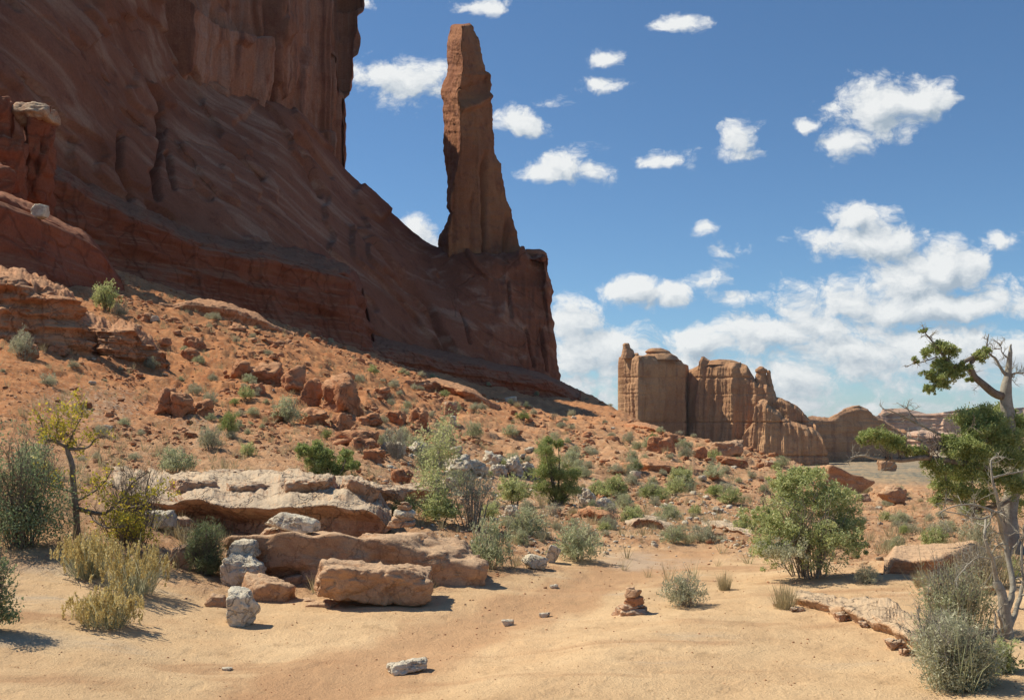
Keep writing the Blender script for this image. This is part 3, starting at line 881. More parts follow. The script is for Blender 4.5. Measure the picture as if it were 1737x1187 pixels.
def hoodoo(px0, Y, prof, seed, mat, parent, origin, name):
    lv = []
    for (py, l, r) in prof:
        z = (HZ - py) / F * Y; cx = ((l + r) / 2 - 868.5) / F * Y; rr = (r - l) / 2 / F * Y
        lv.append((z, [(cx + rr * math.cos(a) * (1 + .12 * math.sin(3 * a + seed)), Y + rr * math.sin(a) * 1.1) for a in np.linspace(0, 2 * math.pi, 10, endpoint=False)]))
    V, fl = loft(lv, 70, 48, lambda V: fbm(V * .35, 4, seed) * .8)
    return obj_np(name, V, fl, mat, parent, origin)


def build_butte():
    o = W(1210, 800, 505)
    root = empty("sandstone_butte", o, "distant fluted sandstone butte with two balanced pillars on its right shoulder", "butte")
    B = 805
    V, fl = curtain([(1048, 606, 532), (1052, 603, 525), (1060, 600, 518), (1075, 603, 505), (1083, 606, 498), (1095, 604, 502), (1120, 603, 510), (1140, 606, 518), (1152, 608, 522), (1160, 612, 526), (1166, 614, 532), (1169.5, 620, 536)],
                    30, B, 170, 300, 101, 3.0, 0.8, 0.02, fscale=.18, seam=True)
    obj_np("west_tower", V, fl, M_butte, root, o).name = "tower"
    V, fl = curtain([(1165, 640, 536), (1170, 616, 529), (1174, 611, 526), (1177, 604, 525), (1181, 606, 523), (1190, 615, 520), (1222, 613, 514), (1247, 615, 508), (1264, 621, 506), (1272, 634, 505), (1281, 648, 504), (1300, 652, 503), (1315, 672, 501), (1329, 677, 500), (1355, 691, 498), (1374, 715, 496), (1384, 722, 495)],
                    34, B, 190, 420, 131, 3.2, 0.6, 0.05, fscale=.2, seam=True)
    obj_np("tower", V, fl, M_butte, root, o)
    V, fl = curtain([(1250, 780, 500), (1254, 748, 499), (1263, 721, 497), (1270, 700, 494), (1276, 684, 492), (1287, 679, 490), (1296, 683, 488), (1306, 693, 487), (1317, 699, 486), (1325, 709, 485), (1342, 715, 484), (1380, 727, 483), (1396, 742, 482), (1405, 765, 482), (1413, 800, 484)],
                    30, B + 10, 170, 300, 161, 3.4, 0.5, 0.10, fscale=.22, seam=True)
    obj_np("buttress", V, fl, M_butte, root, o)
    V, fl = curtain([(1140, 640, 556), (1155, 626, 556), (1170, 630, 557), (1185, 624, 557), (1200, 640, 557)], 20, B, 90, 60, 171, 1.5, 1.0, 0.01)
    obj_np("cliff_wall", V, fl, M_butte, root, o)
    hoodoo(1290, 512, [(655, 1278, 1304), (640, 1281, 1301), (632, 1283, 1299), (630, 1281, 1301), (627, 1281, 1300), (623, 1285, 1296), (621, 1288, 1293)], 3, M_butte, root, o, "balanced_pillar")
    hoodoo(1304, 510, [(676, 1296, 1318), (655, 1299, 1312), (640, 1301, 1308), (634, 1301, 1308), (631, 1300, 1308), (628, 1302, 1306)], 5, M_butte, root, o, "balanced_pillar")
    hoodoo(1063, 515, [(608, 1052, 1078), (600, 1054, 1076), (594, 1055, 1074), (588, 1056, 1069), (585, 1056, 1068), (582, 1059, 1066)], 7, M_butte, root, o, "summit_knob")
    hoodoo(1117, 520, [(612, 1086, 1152), (604, 1090, 1146), (600, 1098, 1138), (597, 1093, 1136), (594, 1096, 1130), (591, 1104, 1122)], 9, M_butte, root, o, "cap_rock")
    hoodoo(1215, 530, [(620, 1190, 1262), (614, 1196, 1250), (611, 1205, 1240)], 14, M_butte, root, o, "cap_rock")
    # low wall and dome to its right
    V, fl = curtain([(1366, 722, 560), (1380, 708, 562), (1400, 709, 565), (1415, 711, 568), (1430, 702, 570), (1443, 695, 572), (1458, 690, 574), (1470, 688, 576), (1482, 692, 580), (1490, 698, 584), (1500, 708, 588), (1520, 722, 592), (1540, 732, 596)],
                    60, B, 120, 300, 181, 2.0, 2.0, 0.10, fscale=.10)
    ob = obj_np("rock_dome", V, fl, M_butte, None, W(1460, 800, 570))
    tag(ob, "low rounded sandstone dome with a straight bedding line, right of the distant butte", "rock dome")
    # far layered mesas on the horizon
    for nm, pts, seed, lab in [("mesa", [(1480, 712, 1500), (1500, 704, 1500), (1515, 694, 1500), (1545, 692, 1510), (1560, 703, 1520), (1600, 698, 1500), (1660, 692, 1480), (1700, 695, 1500), (1760, 690, 1500), (1900, 700, 1500), (2300, 700, 1480)], 201,
                                "pale pink layered mesa on the horizon behind the juniper"),
                               ("mesa", [(1560, 760, 1000), (1640, 742, 980), (1690, 722, 960), (1720, 708, 950), (1760, 702, 940), (1900, 700, 930), (2300, 710, 900)], 221,
                                "darker red layered mesa at the right edge, nearer than the pale one"),
                               ("hill", [(1480, 760, 900), (1510, 742, 900), (1560, 735, 890), (1620, 742, 880), (1700, 748, 870), (1900, 745, 860)], 231, "low pinkish terrace of rock beyond the sage plain, right of the dome")]:
        V, fl = curtain(pts, 300, 790, 60, 400, seed, 9, 12, 0.35, fscale=.02, round_top=4)
        ob = obj_np(nm, V, fl, M_mesa, None, W(pts[0][0] + 100, 790, pts[0][2]))
        tag(ob, lab, "mesa" if nm == "mesa" else "hill", kind=None if nm == "mesa" else 'structure')


build_butte()
# ------------------------------------------------------------------ rocks
_ICO = {}


def ico(sub):
    if sub not in _ICO:
        b = bmesh.new(); bmesh.ops.create_icosphere(b, subdivisions=sub, radius=1.0)
        v = np.array([x.co[:] for x in b.verts]); f = np.array([[q.index for q in x.verts] for x in b.faces]); b.free()
        _ICO[sub] = (v, f)
    return _ICO[sub]


def rock_np(size, seed, sub=4, boxy=0.5, sharp=24, rough=0.05, strata=0.0, planes=14, cuts=0):
    """a chipped rock: soft intersection of half-spaces, then broken up by noise; size = full extents in metres"""
    rs = np.random.RandomState(seed)
    d, f = ico(sub)
    n = rs.normal(size=(planes, 3)); n /= np.linalg.norm(n, axis=1)[:, None]
    h = rs.uniform(0.78, 1.15, planes)
    ax = np.array([[1, 0, 0], [-1, 0, 0], [0, 1, 0], [0, -1, 0], [0, 0, 1], [0, 0, -1]], float) + rs.normal(size=(6, 3)) * 0.16
    ax /= np.linalg.norm(ax, axis=1)[:, None]
    n = np.concatenate([n, ax]); h = np.concatenate([h * (1 + .35 * boxy), np.full(6, 1.0 - 0.22 * boxy)])
    dt = np.maximum(d @ n.T, 0) / h[None, :]
    r = np.power(np.sum(dt ** sharp, 1), -1.0 / sharp)
    v = d * r[:, None]
    v = v / np.ptp(v, axis=0)[None, :]
    v = v * np.asarray(size)[None, :]
    g = float(np.prod(size)) ** (1 / 3)
    off = rs.uniform(0, 90, 3)
    q = v / g + off
    disp = fbm(q * 1.6, 3, seed % 97) * rough * 1.1 + fbm(q * 5, 4, seed % 89, 0.6) * rough * 0.9
    rg = fbm(q * 2.4, 3, seed % 83, 0.5, True)
    disp = disp - np.maximum(rg - 0.35, 0) * rough * 1.8 - sst(fbm(q * 1.9 + 5, 2, seed % 79), .12, .15) * rough * .9
    nd = v / np.linalg.norm(v / np.asarray(size), axis=1)[:, None] / np.asarray(size)
    nd = d
    v = v + nd * disp[:, None] * g
    if strata:
        s = fbm(np.stack([q[:, 0] * .35, q[:, 1] * .35, q[:, 2] * 9], 1), 4, 77)
        s2 = v[:, 2] * 0
        v[:, 0] += d[:, 0] * s * strata * g; v[:, 1] += d[:, 1] * s * strata * g
    return v, f


def rotm(rx, ry, rz):
    cx, sx, cy, sy, cz, sz = math.cos(rx), math.sin(rx), math.cos(ry), math.sin(ry), math.cos(rz), math.sin(rz)
    return np.array([[cz, -sz, 0], [sz, cz, 0], [0, 0, 1]]) @ np.array([[cy, 0, sy], [0, 1, 0], [-sy, 0, cy]]) @ np.array([[1, 0, 0], [0, cx, -sx], [0, sx, cx]])


def boulder(px0, px1, top, bot, mat, seed, label, name="boulder", cat="boulder", dep=0.8, Y=None, rot=(0, 0, 0), sub=4, sink=0.12, group=None, base=None, parent=None, **kw):
    pxm = (px0 + px1) / 2
    if Y is None:
        g = at_px(pxm, bot); Yg = g[1]
        w0 = (px1 - px0) * Yg / F
        Y = Yg + dep * w0 * 0.5 * 0.8
    else:
        Yg = Y
    w = (px1 - px0) * Y / F; dp = dep * w
    zg = (HZ - bot) * Yg / F
    down = max(0.0, -zg) / Y
    vis = (bot - top) * Y / F
    h = max(vis - dp * down * 0.6, vis * 0.45)
    if base is None: base = zg
    ht = h * (1 + sink)
    v, f = rock_np((w, dp, ht), seed, sub, **kw)
    R = rotm(*rot)
    v = v @ R.T
    # keep the traced width and height after tilting
    v[:, 0] *= w / np.ptp(v[:, 0]); v[:, 2] *= ht / np.ptp(v[:, 2])
    v[:, 0] -= (v[:, 0].max() + v[:, 0].min()) / 2; v[:, 2] -= v[:, 2].min() + h * sink
    o = np.array([(pxm - 868.5) / F * Y, Y, base])
    me = mesh_np(name, v, f, mat)
    ob = bpy.data.objects.new(name, me); ob.location = o
    link(ob, parent)
    if parent is None: tag(ob, label, cat, group)
    return ob


def ground_pts(pts):
    out = []
    for (px, lip, bot, Y, bp, Yb) in pts:
        g = at_px(px, bot - 2); out.append((px, lip, bot, g[1], bp, g[1] * Yb / Y))
    return out


def outcrop(name, pts, prof, mat, seed, label=None, cat="rock ledge", amp=0.12, nx=200, nz=60, lipn=0.06, parent=None, s1=1.0, bot_extra=1.2, block=0.0, rise=0.0, taper=0.0, topn=0.14):
    """pts: (px, lip_py, bottom_py, Y, back_py, Y_back) left to right. prof: [(h 0..1, forward in units of height)]"""
    A = np.array(pts, float); k = len(A)
    u = (A[:, 0] - A[0, 0]) / (A[-1, 0] - A[0, 0]); s = np.linspace(0, 1, nx)
    C = [np.interp(s, u, A[:, j]) for j in range(6)]
    for j in range(1, 6):
        w = max(3, nx // (k * 3)) | 1
        C[j] = np.convolve(np.pad(C[j], w // 2, 'edge'), np.ones(w) / w, 'valid')
    px, lip, bot, Y, bpy_, Yb = C
    x = (px - 868.5) / F * Y; zt = (HZ - lip) / F * Y; zb = (HZ - bot) / F * Y
    xb = (px - 868.5) / F * Yb; zbk = (HZ - bpy_) / F * Yb
    H0 = np.median(zt - zb)
    jit = fbm(np.stack([x / H0 * 0.7 * s1, Y / H0 * .7 * s1, x * 0 + 4.1], 1), 4, seed + 1)
    zs = zt.copy(); zt = zt + jit * lipn * H0
    if taper:
        tp = sst(s, 0, taper) * (1 - sst(s, 1 - taper, 1)); zt = zb + (zt - zb) * (0.02 + .98 * tp); zbk = zb + (zbk - zb) * (0.0 + 1.0 * tp)
    tx = np.gradient(x); ty = np.gradient(Y)
    wv = max(5, nx // 14) | 1
    tx = np.convolve(np.pad(tx, wv // 2, 'edge'), np.ones(wv) / wv, 'valid'); ty = np.convolve(np.pad(ty, wv // 2, 'edge'), np.ones(wv) / wv, 'valid')
    l = np.hypot(tx, ty); nX, nY = ty / l, -tx / l
    H = zt - zb
    ph = np.array([p[0] for p in prof]); pf = np.array([p[1] for p in prof])
    rows = []
    blk = fbm(np.stack([x / H0 * 0.9 * s1, Y / H0 * 0.9 * s1, x * 0], 1), 2, seed + 2)
    blk = np.floor(blk * 6) / 6
    for r in np.linspace(-bot_extra, 1, nz):
        z = zb + H * r
        P_ = np.stack([x / H0 * s1, Y / H0 * s1, z / H0 * s1], 1)
        st = fbm(P_ * np.array([.35, .35, 3.6]), 4, seed + 3, 0.6)
        f = np.interp(r, ph, pf) * H + amp * H0 * (st * 1.1 + fbm(P_ * 1.3, 4, seed + 4) * 1.2 + fbm(P_ * 5, 3, seed + 5) * .3) + block * H0 * blk
        f = f - amp * H0 * 1.1 * sst(r, 0.9, 1.0) ** 2
        rows.append(np.stack([x + nX * f, Y + nY * f, z], 1))
    lipr = rows[-1]
    bk = np.stack([xb, Yb, zbk], 1)
    pm = float(np.interp(1, ph, pf)); ls = np.stack([x + nX * pm * H, Y + nY * pm * H, zs], 1)
    for q in (0.02, 0.05, 0.09, 0.13, 0.18, 0.23, 0.28, 0.34, 0.4, 0.46, 0.52, 0.58, 0.64, 0.7, 0.76, 0.82, 0.88, 0.94, 1.0):
        b = ls * (1 - q) + bk * q + (lipr - ls) * math.exp(-q * 16)
        b[:, 2] += (fbm(b / H0 * 1.2 * s1, 4, seed + 6) * topn + fbm(b / H0 * 4 * s1, 3, seed + 7) * topn * .3) * H0 * min(1, q * 8) + rise * H0 * math.sin(math.pi * q)
        rows.append(b)
    b = rows[-1].copy(); b[:, 2] -= H0 * 1.0; b[:, 1] += H0 * .1; rows.append(b)
    G = np.array(rows); nr = len(rows)
    # taper the ends into the ground
    V = G.reshape(-1, 3); fc = grid_faces(nr, nx)
    ends = []
    for c in (0, nx - 1):
        ctr = G[:, c].mean(0); V = np.concatenate([V, [ctr]]); ci = len(V) - 1
        r = np.arange(nr - 1)
        ends.append(np.stack([r * nx + c, (r + 1) * nx + c, np.full(nr - 1, ci)], 1))
    o = np.array([x.mean(), Y.mean(), zb.mean()])
    ob = obj_np(name, V, [fc, np.concatenate(ends)], mat, parent, o)
    if parent is None: tag(ob, label, cat)
    return ob


OVER = [(-.4, -0.9), (0, -0.95), (.35, -0.85), (.6, -0.45), (.78, -0.08), (.9, 0.06), (1, 0.0)]
WALL = [(-.4, .1), (0, .08), (.3, .05), (.6, .0), (.85, .05), (1, -0.08)]
SLOPE = [(-.4, .9), (0, .65), (.3, .42), (.6, .2), (.85, .08), (1, -0.08)]
UNDER = [(-.4, -.35), (0, -.35), (.3, -.3), (.55, -.1), (.8, .05), (1, -.06)]

# layered band below the big apron (near, in shade) -- px, lip, bottom, Y, back py, Y back
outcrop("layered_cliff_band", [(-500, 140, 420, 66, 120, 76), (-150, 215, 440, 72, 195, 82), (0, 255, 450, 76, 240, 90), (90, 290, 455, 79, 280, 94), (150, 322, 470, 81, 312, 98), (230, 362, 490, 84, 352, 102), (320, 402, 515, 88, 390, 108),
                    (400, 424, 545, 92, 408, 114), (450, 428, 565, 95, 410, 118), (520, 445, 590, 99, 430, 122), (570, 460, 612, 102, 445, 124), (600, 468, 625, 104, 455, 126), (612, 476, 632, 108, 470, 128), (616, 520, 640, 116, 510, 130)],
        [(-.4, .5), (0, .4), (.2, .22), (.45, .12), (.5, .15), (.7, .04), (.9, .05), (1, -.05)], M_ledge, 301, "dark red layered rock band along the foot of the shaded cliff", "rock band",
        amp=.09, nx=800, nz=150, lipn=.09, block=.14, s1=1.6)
# terrace right of its end, in the shade at the foot of the prow
outcrop("rock_terrace", [(600, 585, 640, 100, 560, 125), (660, 590, 650, 106, 575, 135), (720, 600, 662, 112, 590, 142), (780, 612, 672, 118, 602, 150), (840, 622, 684, 124, 615, 156), (900, 634, 694, 128, 628, 160), (950, 650, 702, 132, 645, 160), (985, 672, 706, 134, 664, 152)],
        [(-.4, .6), (0, .5), (.3, .2), (.33, .3), (.6, .1), (.63, .2), (.85, .0), (1, -.1)], M_ledge, 311, "broken dark rock terrace in the shade below the cliff's outer corner", "rock terrace", amp=.16, nx=420, nz=90, block=.25, lipn=.25)
# B: bank high at the left, its crest catching the sun
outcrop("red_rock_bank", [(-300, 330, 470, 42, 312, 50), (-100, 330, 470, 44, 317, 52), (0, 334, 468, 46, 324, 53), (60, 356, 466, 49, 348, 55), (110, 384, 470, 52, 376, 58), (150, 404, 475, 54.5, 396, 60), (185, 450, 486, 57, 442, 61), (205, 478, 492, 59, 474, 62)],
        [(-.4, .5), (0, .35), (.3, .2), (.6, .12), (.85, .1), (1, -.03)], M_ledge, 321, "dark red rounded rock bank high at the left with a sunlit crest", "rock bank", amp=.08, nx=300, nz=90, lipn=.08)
# A: big crumbly outcrop lower left
outcrop("crumbly_red_outcrop", [(-250, 470, 590, 29, 458, 36), (-60, 468, 588, 29, 458, 36), (0, 468, 584, 29.2, 458, 36), (50, 476, 584, 29.3, 464, 36.5), (95, 492, 586, 29.6, 480, 37), (125, 520, 592, 30.5, 508, 37.5), (150, 546, 598, 31.5, 534, 38), (190, 560, 604, 31.6, 550, 37.5), (230, 562, 614, 32, 553, 37), (258, 588, 624, 32.6, 578, 36.5), (275, 612, 630, 33, 606, 36)],
        [(-.4, .35), (0, .28), (.3, .16), (.5, .2), (.75, .0), (.85, .06), (1, -.12)], M_red, 331, "crumbly rust-red rock outcrop at the left edge with dark hollows in its right end", "rock outcrop", amp=.26, nx=460, nz=110, lipn=.35, block=.32, s1=1.9, topn=.3)
# pale capped ledge, overhanging a dark red recess
outcrop("pale_overhanging_ledge", [(20, 828, 850, 12.6, 797, 14.6), (120, 826, 850, 12.4, 796, 14.5), (220, 838, 878, 12.0, 797, 14.2), (285, 850, 896, 11.8, 800, 14.0), (340, 848, 905, 11.6, 803, 14.0), (400, 855, 908, 11.5, 798, 14.2), (460, 856, 906, 11.4, 796, 14.3), (510, 853, 900, 11.4, 800, 14.2),
                             (565, 854, 896, 11.4, 806, 14.0), (600, 864, 897, 11.4, 813, 13.8), (640, 866, 896, 11.5, 818, 13.6), (664, 880, 897, 11.6, 826, 13.2)],
        OVER, M_pale, 341, "long pale-topped sandstone ledge overhanging a dark red hollow", "rock ledge", amp=.2, nx=560, nz=90, lipn=.45, block=.3, rise=.3, topn=.55, taper=.04, s1=.6)
for (a, b, t_, bo, sd, ry, Yv, lab) in [(285, 372, 806, 858, 11, .1, 12.3, "grey-white flat slab at the left end of the overhanging ledge's top"),
                               (478, 576, 801, 852, 12, -.12, 12.2, "broad tilted pale slab in the middle of the ledge's top"), (565, 650, 806, 860, 13, .25, 12.2, "pale slab sloping down to the right end of the ledge"),
                               (385, 480, 812, 852, 14, .05, 12.4, "low knobbly pale slab left of the tilted slab on the ledge"), (610, 700, 818, 850, 15, .1, 13.0, "low pale rock behind the right end of the ledge"),
                               (655, 745, 815, 842, 17, 0, 14.5, "flat whitish rock behind the small cairn"), (355, 420, 793, 812, 16, 0, 14.0, "thin pale slab at the back of the ledge")]:
    boulder(a, b, t_, bo, M_pale, 400 + sd, lab, name="rock_slab", cat="rock slab", dep=.8, Y=Yv, rot=(0.1, ry, .3 * (sd % 3)), sub=5, boxy=.8, rough=.07, sharp=18, group="pale slabs lying on the overhanging ledge")

# foreground blocks beside the wash
Bd = boulder
Bd(388, 832, 870, 994, M_tan, 511, "largest tan boulder, long and flat-topped, lying under the overhanging ledge", dep=.50, Y=10.35, sub=6, boxy=1.0, rough=.06, sharp=22, rot=(0.0, 0.03, -.05), sink=.08, strata=.012)
Bd(528, 738, 946, 1030, M_tan, 523, "smooth tan boulder in front of the long flat-topped one, its foot in the sand", dep=.62, sub=6, boxy=.7, rough=.06, sharp=20, rot=(0, 0.10, .15), sink=.02, strata=.01)
Bd(376, 452, 932, 1012, M_white, 534, "pale upright block behind the round white stone", dep=.8, Y=9.6, sub=5, boxy=.7, rough=.06)
Bd(405, 504, 962, 1040, M_tan, 547, "brown arched block with a white rind, between white stone and tan boulders", dep=.8, Y=9.15, sub=5, boxy=.4, rough=.05)
Bd(385, 439, 994, 1063, M_white, 552, "rounded white stone standing at the sand's edge, lowest of its cluster", dep=.85, sub=5, boxy=.5, rough=.05)
Bd(388, 442, 912, 942, M_white, 557, "small flat white stone on top of the pale upright block", name="rock", cat="rock", dep=.9, Y=9.8, boxy=.6, base=(HZ - 940) * 9.8 / F)
Bd(498, 545, 1008, 1030, M_tan, 559, "small tan stone wedged left of the smooth front boulder", name="rock", cat="rock", dep=.9, Y=9.1)
Bd(520, 575, 1014, 1037, M_tan, 561, "flat tan stone at the foot of the smooth front boulder", name="rock", cat="rock", dep=.9, Y=8.85)
Bd(480, 520, 968, 1000, M_tan, 563, "dark tan chock under the left end of the long boulder", name="rock", cat="rock", dep=1.2, Y=9.9)
Bd(445, 543, 868, 905, M_white, 571, "long thin whitish slab tilted on two small stones", name="rock_slab", cat="rock slab", dep=.5, Y=10.3, rot=(0, .16, -.1), sub=5, boxy=.4, rough=.035, base=(HZ - 902) * 10.3 / F, sink=0)
Bd(474, 492, 896, 909, M_tan, 572, "small round stone propping the thin whitish slab, left one", name="rock", cat="rock", dep=.9, Y=10.25, base=(HZ - 909) * 10.25 / F)
Bd(497, 514, 897, 909, M_tan, 573, "small round stone propping the thin whitish slab, right one", name="rock", cat="rock", dep=.9, Y=10.3, base=(HZ - 909) * 10.3 / F)
Bd(440, 480, 890, 908, M_pale, 574, "crumbly flat stone just left of the two props", name="rock", cat="rock", dep=.9, Y=10.5, base=(HZ - 909) * 10.5 / F)
Bd(655, 725, 1115, 1144, M_white, 581, "white jagged stone alone on the sand in the middle foreground", name="rock", cat="rock", dep=.6, sub=5, rot=(0, -.1, .3), rough=.07)
Bd(850, 872, 1049, 1062, M_white, 582, "small white stone on the wash, left of the pair of pebbly stones", name="rock", cat="rock")
Bd(914, 934, 1037, 1047, M_white, 583, "small white stone on the wash between two others", name="rock", cat="rock")
Bd(932, 948, 990, 999, M_white, 584, "tiny white stone farthest up the sandy wash", name="rock", cat="rock")
Bd(376, 394, 1130, 1138, M_white, 585, "tiny white stone on the sand at the lower left", name="rock", cat="rock")
Bd(884, 930, 938, 966, M_white, 586, "white oval stone at the foot of the brushy bank", name="rock", cat="rock", dep=.6, rot=(0, .35, 0))
Bd(925, 952, 922, 955, M_white, 587, "white wedge-shaped stone leaning in the brush, right of the oval one", name="rock", cat="rock", dep=.6, rot=(0, .5, 0))
Bd(238, 300, 862, 900, M_white, 588, "greyish boulder in the bare branches left of the ledge", dep=.8)
Bd(280, 330, 875, 905, M_pale, 589, "knobbly pale boulder beside the recess, behind the dark green tuft", dep=.8)
Bd(290, 330, 920, 965, M_pale, 590, "thin grey slab half buried beside the green tuft", name="rock_slab", cat="rock slab", dep=.4)
Bd(350, 385, 1005, 1030, M_tan, 592, "brown stone left of the round white stone", name="rock", cat="rock", dep=.8)


def cairn(label, stones, Y, base_py, pxc):
    o = np.array([(pxc - 868.5) / F * Y, Y, (HZ - base_py) * Y / F])
    root = empty("cairn", o, label, "cairn")
    for i, (a, b, t_, bo, mat, sd, ry, kw) in enumerate(stones):
        w = (b - a) * Y / F * 1.12; h = (bo - t_) * Y / F * 1.3
        v, f = rock_np((w, w * kw.pop('dep', .75), h), sd, 4, **kw)
        v = v @ rotm(0, ry, .4 * i).T
        v[:, 0] *= w / np.ptp(v[:, 0]); v[:, 2] *= h / np.ptp(v[:, 2])
        v += np.array([((a + b) / 2 - pxc) * Y / F, 0, (base_py - (t_ + bo) / 2) * Y / F * 1.08 + .012])[None, :]
        obj_np("stone", v, f, mat, root)


cairn("small cairn of flat stones on the open sand in the middle of the wash", [
    (1044, 1100, 1034, 1060, M_pale, 601, .05, dict(boxy=.5, strata=.06, rough=.07)),
    (1050, 1092, 1028, 1035, M_pale, 602, .04, dict(boxy=.6)), (1060, 1092, 1017, 1030, M_red, 603, -.1, dict(boxy=.7)),
    (1060, 1088, 1006, 1019, M_tan, 604, .12, dict(boxy=.6)), (1062, 1076, 1002, 1009, M_tan, 605, 0, dict(boxy=.4))], 8.35, 1058, 1072)
cairn("small cairn of pale stones on the flat-topped boulder under the ledge", [
    (660, 705, 884, 895, M_pale, 611, .02, dict(boxy=.8)), (664, 700, 877, 885, M_tan, 612, -.03, dict(boxy=.6)), (667, 702, 868, 880, M_white, 613, .05, dict(boxy=.5)),
    (676, 698, 861, 869, M_tan, 614, .1, dict(boxy=.6)), (680, 694, 856, 863, M_pale, 615, 0, dict(boxy=.5))], 10.6, 894, 683)

# white rock pile mid-slope
for (a, b, t_, bo, sd, lab) in [(745, 830, 766, 806, 1, "largest whitish rock of the pile beyond the wash"), (818, 862, 763, 792, 2, "whitish cracked rock at the top of the pile"),
                            (828, 862, 786, 808, 3, "white squarish rock at the front of the pile"), (858, 890, 772, 806, 4, "tall jagged whitish rock in the pile"), (880, 910, 782, 808, 5, "rounded white rock at the right end of the pile"),
                            (640, 690, 745, 775, 6, "whitish rock in the bare grey shrub, left of the pile"), (690, 730, 748, 772, 7, "white rock peeping out behind the sapling"), (745, 775, 808, 830, 8, "low whitish rock under the pile"),
                            (978, 1012, 826, 858, 9, "pale angular boulder just right of the upright juniper bush"), (1010, 1045, 842, 866, 10, "broken white stone right of the pale angular boulder"), (855, 880, 855, 875, 11, "whitish stone in the brush below the pile")]:
    Bd(a, b, t_, bo, M_white, 620 + sd, lab, dep=.8, sub=5, rough=.11, boxy=.3, rot=(.2, .3 * math.sin(sd * 2.1), sd), sink=.25, group="whitish rocks beyond the wash")

# red blocks on the slope
for (a, b, t_, bo, sd, lab) in [(392, 440, 608, 645, 1, "leftmost rounded block of the orange row on the slope"), (428, 480, 612, 652, 2, "second block of the orange row, dark on its right"), (468, 520, 616, 664, 3, "third and darkest block of the orange row"),
                            (415, 452, 648, 670, 4, "small rounded block below the orange row"), (262, 302, 655, 702, 5, "left upright block of the rust-red pair above the bank"), (292, 330, 662, 706, 6, "right block of the rust-red pair with a black hollow"),
                            (325, 366, 676, 710, 7, "low rust-red block with a pointed right side"), (545, 618, 630, 698, 8, "big cubic rust-red block with a deeply shaded right side"), (510, 552, 640, 690, 9, "rust-red block left of the big cubic one"),
                            (572, 602, 628, 650, 10, "small square block on top behind the big cubic one"), (555, 640, 728, 758, 11, "wide orange block behind the small juniper bush"), (590, 640, 740, 770, 12, "orange block split by a shadow, behind the small juniper"),
                            (690, 728, 690, 722, 13, "orange block near a white wedge stone"), (662, 702, 792, 822, 14, "small cubic orange block above the cairn"), (615, 655, 760, 785, 15, "dull orange block left of the bare grey shrub"),
                            (305, 345, 590, 612, 16, "flat-topped reddish block with a long shadow"), (310, 350, 568, 590, 17, "round reddish block in the middle of the upper slope"), (82, 118, 580, 603, 18, "block below the big outcrop near the left edge"),
                            (30, 66, 578, 608, 19, "angular block below the outcrop, beside a straw-green shrub"), (448, 490, 690, 715, 20, "orange rock among the shrubs below the row"), (500, 560, 690, 720, 21, "low orange rocks left of the big cubic block"),
                            (655, 690, 695, 720, 22, "orange chunk right of the big cubic block"), (600, 650, 700, 722, 23, "flat orange rock below the big cubic block"), (560, 600, 700, 735, 24, "upright orange rock between shrubs, centre left"),
                            (380, 420, 545, 562, 25, "thin red slab high on the slope"), (232, 262, 528, 546, 26, "dark red rock behind the pale green shrub"), (630, 665, 655, 675, 27, "small red rock high under the shadow line")]:
    Bd(a, b, t_, bo, M_red, 650 + sd, lab, dep=.85, sub=4, rough=.10, boxy=.25 + .4 * ((sd * .37) % 1), sharp=22, sink=.25, rot=(.2 * math.sin(sd * 1.7), .35 * math.sin(sd * 2.3), sd * .7), group="rust-red blocks on the talus")
Bd(413, 440, 505, 523, M_white, 690, "pale stone catching the sun at the shadow's edge", name="rock", cat="rock", dep=.8)
Bd(487, 503, 520, 531, M_white, 691, "small pale stone at the shadow's edge, right of the other", name="rock", cat="rock", dep=.8)
Bd(174, 192, 720, 730, M_white, 692, "small white stone on the bare bank above the pale ledge", name="rock", cat="rock")
Bd(752, 776, 680, 706, M_pale, 693, "upright pinkish stone on the orange slope", name="rock", cat="rock", dep=.7)
Bd(762, 775, 704, 724, M_white, 694, "small white wedge stone on the orange slope", name="rock", cat="rock", dep=.7)
Bd(254, 270, 535, 547, M_white, 695, "tiny white stone among shrubs on the upper slope", name="rock", cat="rock")

# C: blocks high on the left, tops in the sun
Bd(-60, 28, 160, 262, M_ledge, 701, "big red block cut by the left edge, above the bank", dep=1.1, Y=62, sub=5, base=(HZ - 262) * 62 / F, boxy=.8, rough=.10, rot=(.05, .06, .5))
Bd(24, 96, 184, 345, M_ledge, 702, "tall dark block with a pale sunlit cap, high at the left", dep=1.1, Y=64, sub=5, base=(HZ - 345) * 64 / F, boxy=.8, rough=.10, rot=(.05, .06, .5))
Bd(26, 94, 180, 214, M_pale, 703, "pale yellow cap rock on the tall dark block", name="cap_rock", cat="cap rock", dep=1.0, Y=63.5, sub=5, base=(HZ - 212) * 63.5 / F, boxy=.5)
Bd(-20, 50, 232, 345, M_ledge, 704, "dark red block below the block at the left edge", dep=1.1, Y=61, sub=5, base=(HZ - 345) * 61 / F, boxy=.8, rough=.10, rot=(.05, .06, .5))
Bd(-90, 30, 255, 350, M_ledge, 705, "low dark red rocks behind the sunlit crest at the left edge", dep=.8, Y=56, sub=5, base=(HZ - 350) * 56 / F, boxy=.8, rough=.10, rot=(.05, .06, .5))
Bd(52, 82, 350, 372, M_white, 706, "pale stone on the sunlit crest of the left bank", name="rock", cat="rock", Y=49, base=(HZ - 370) * 49 / F)

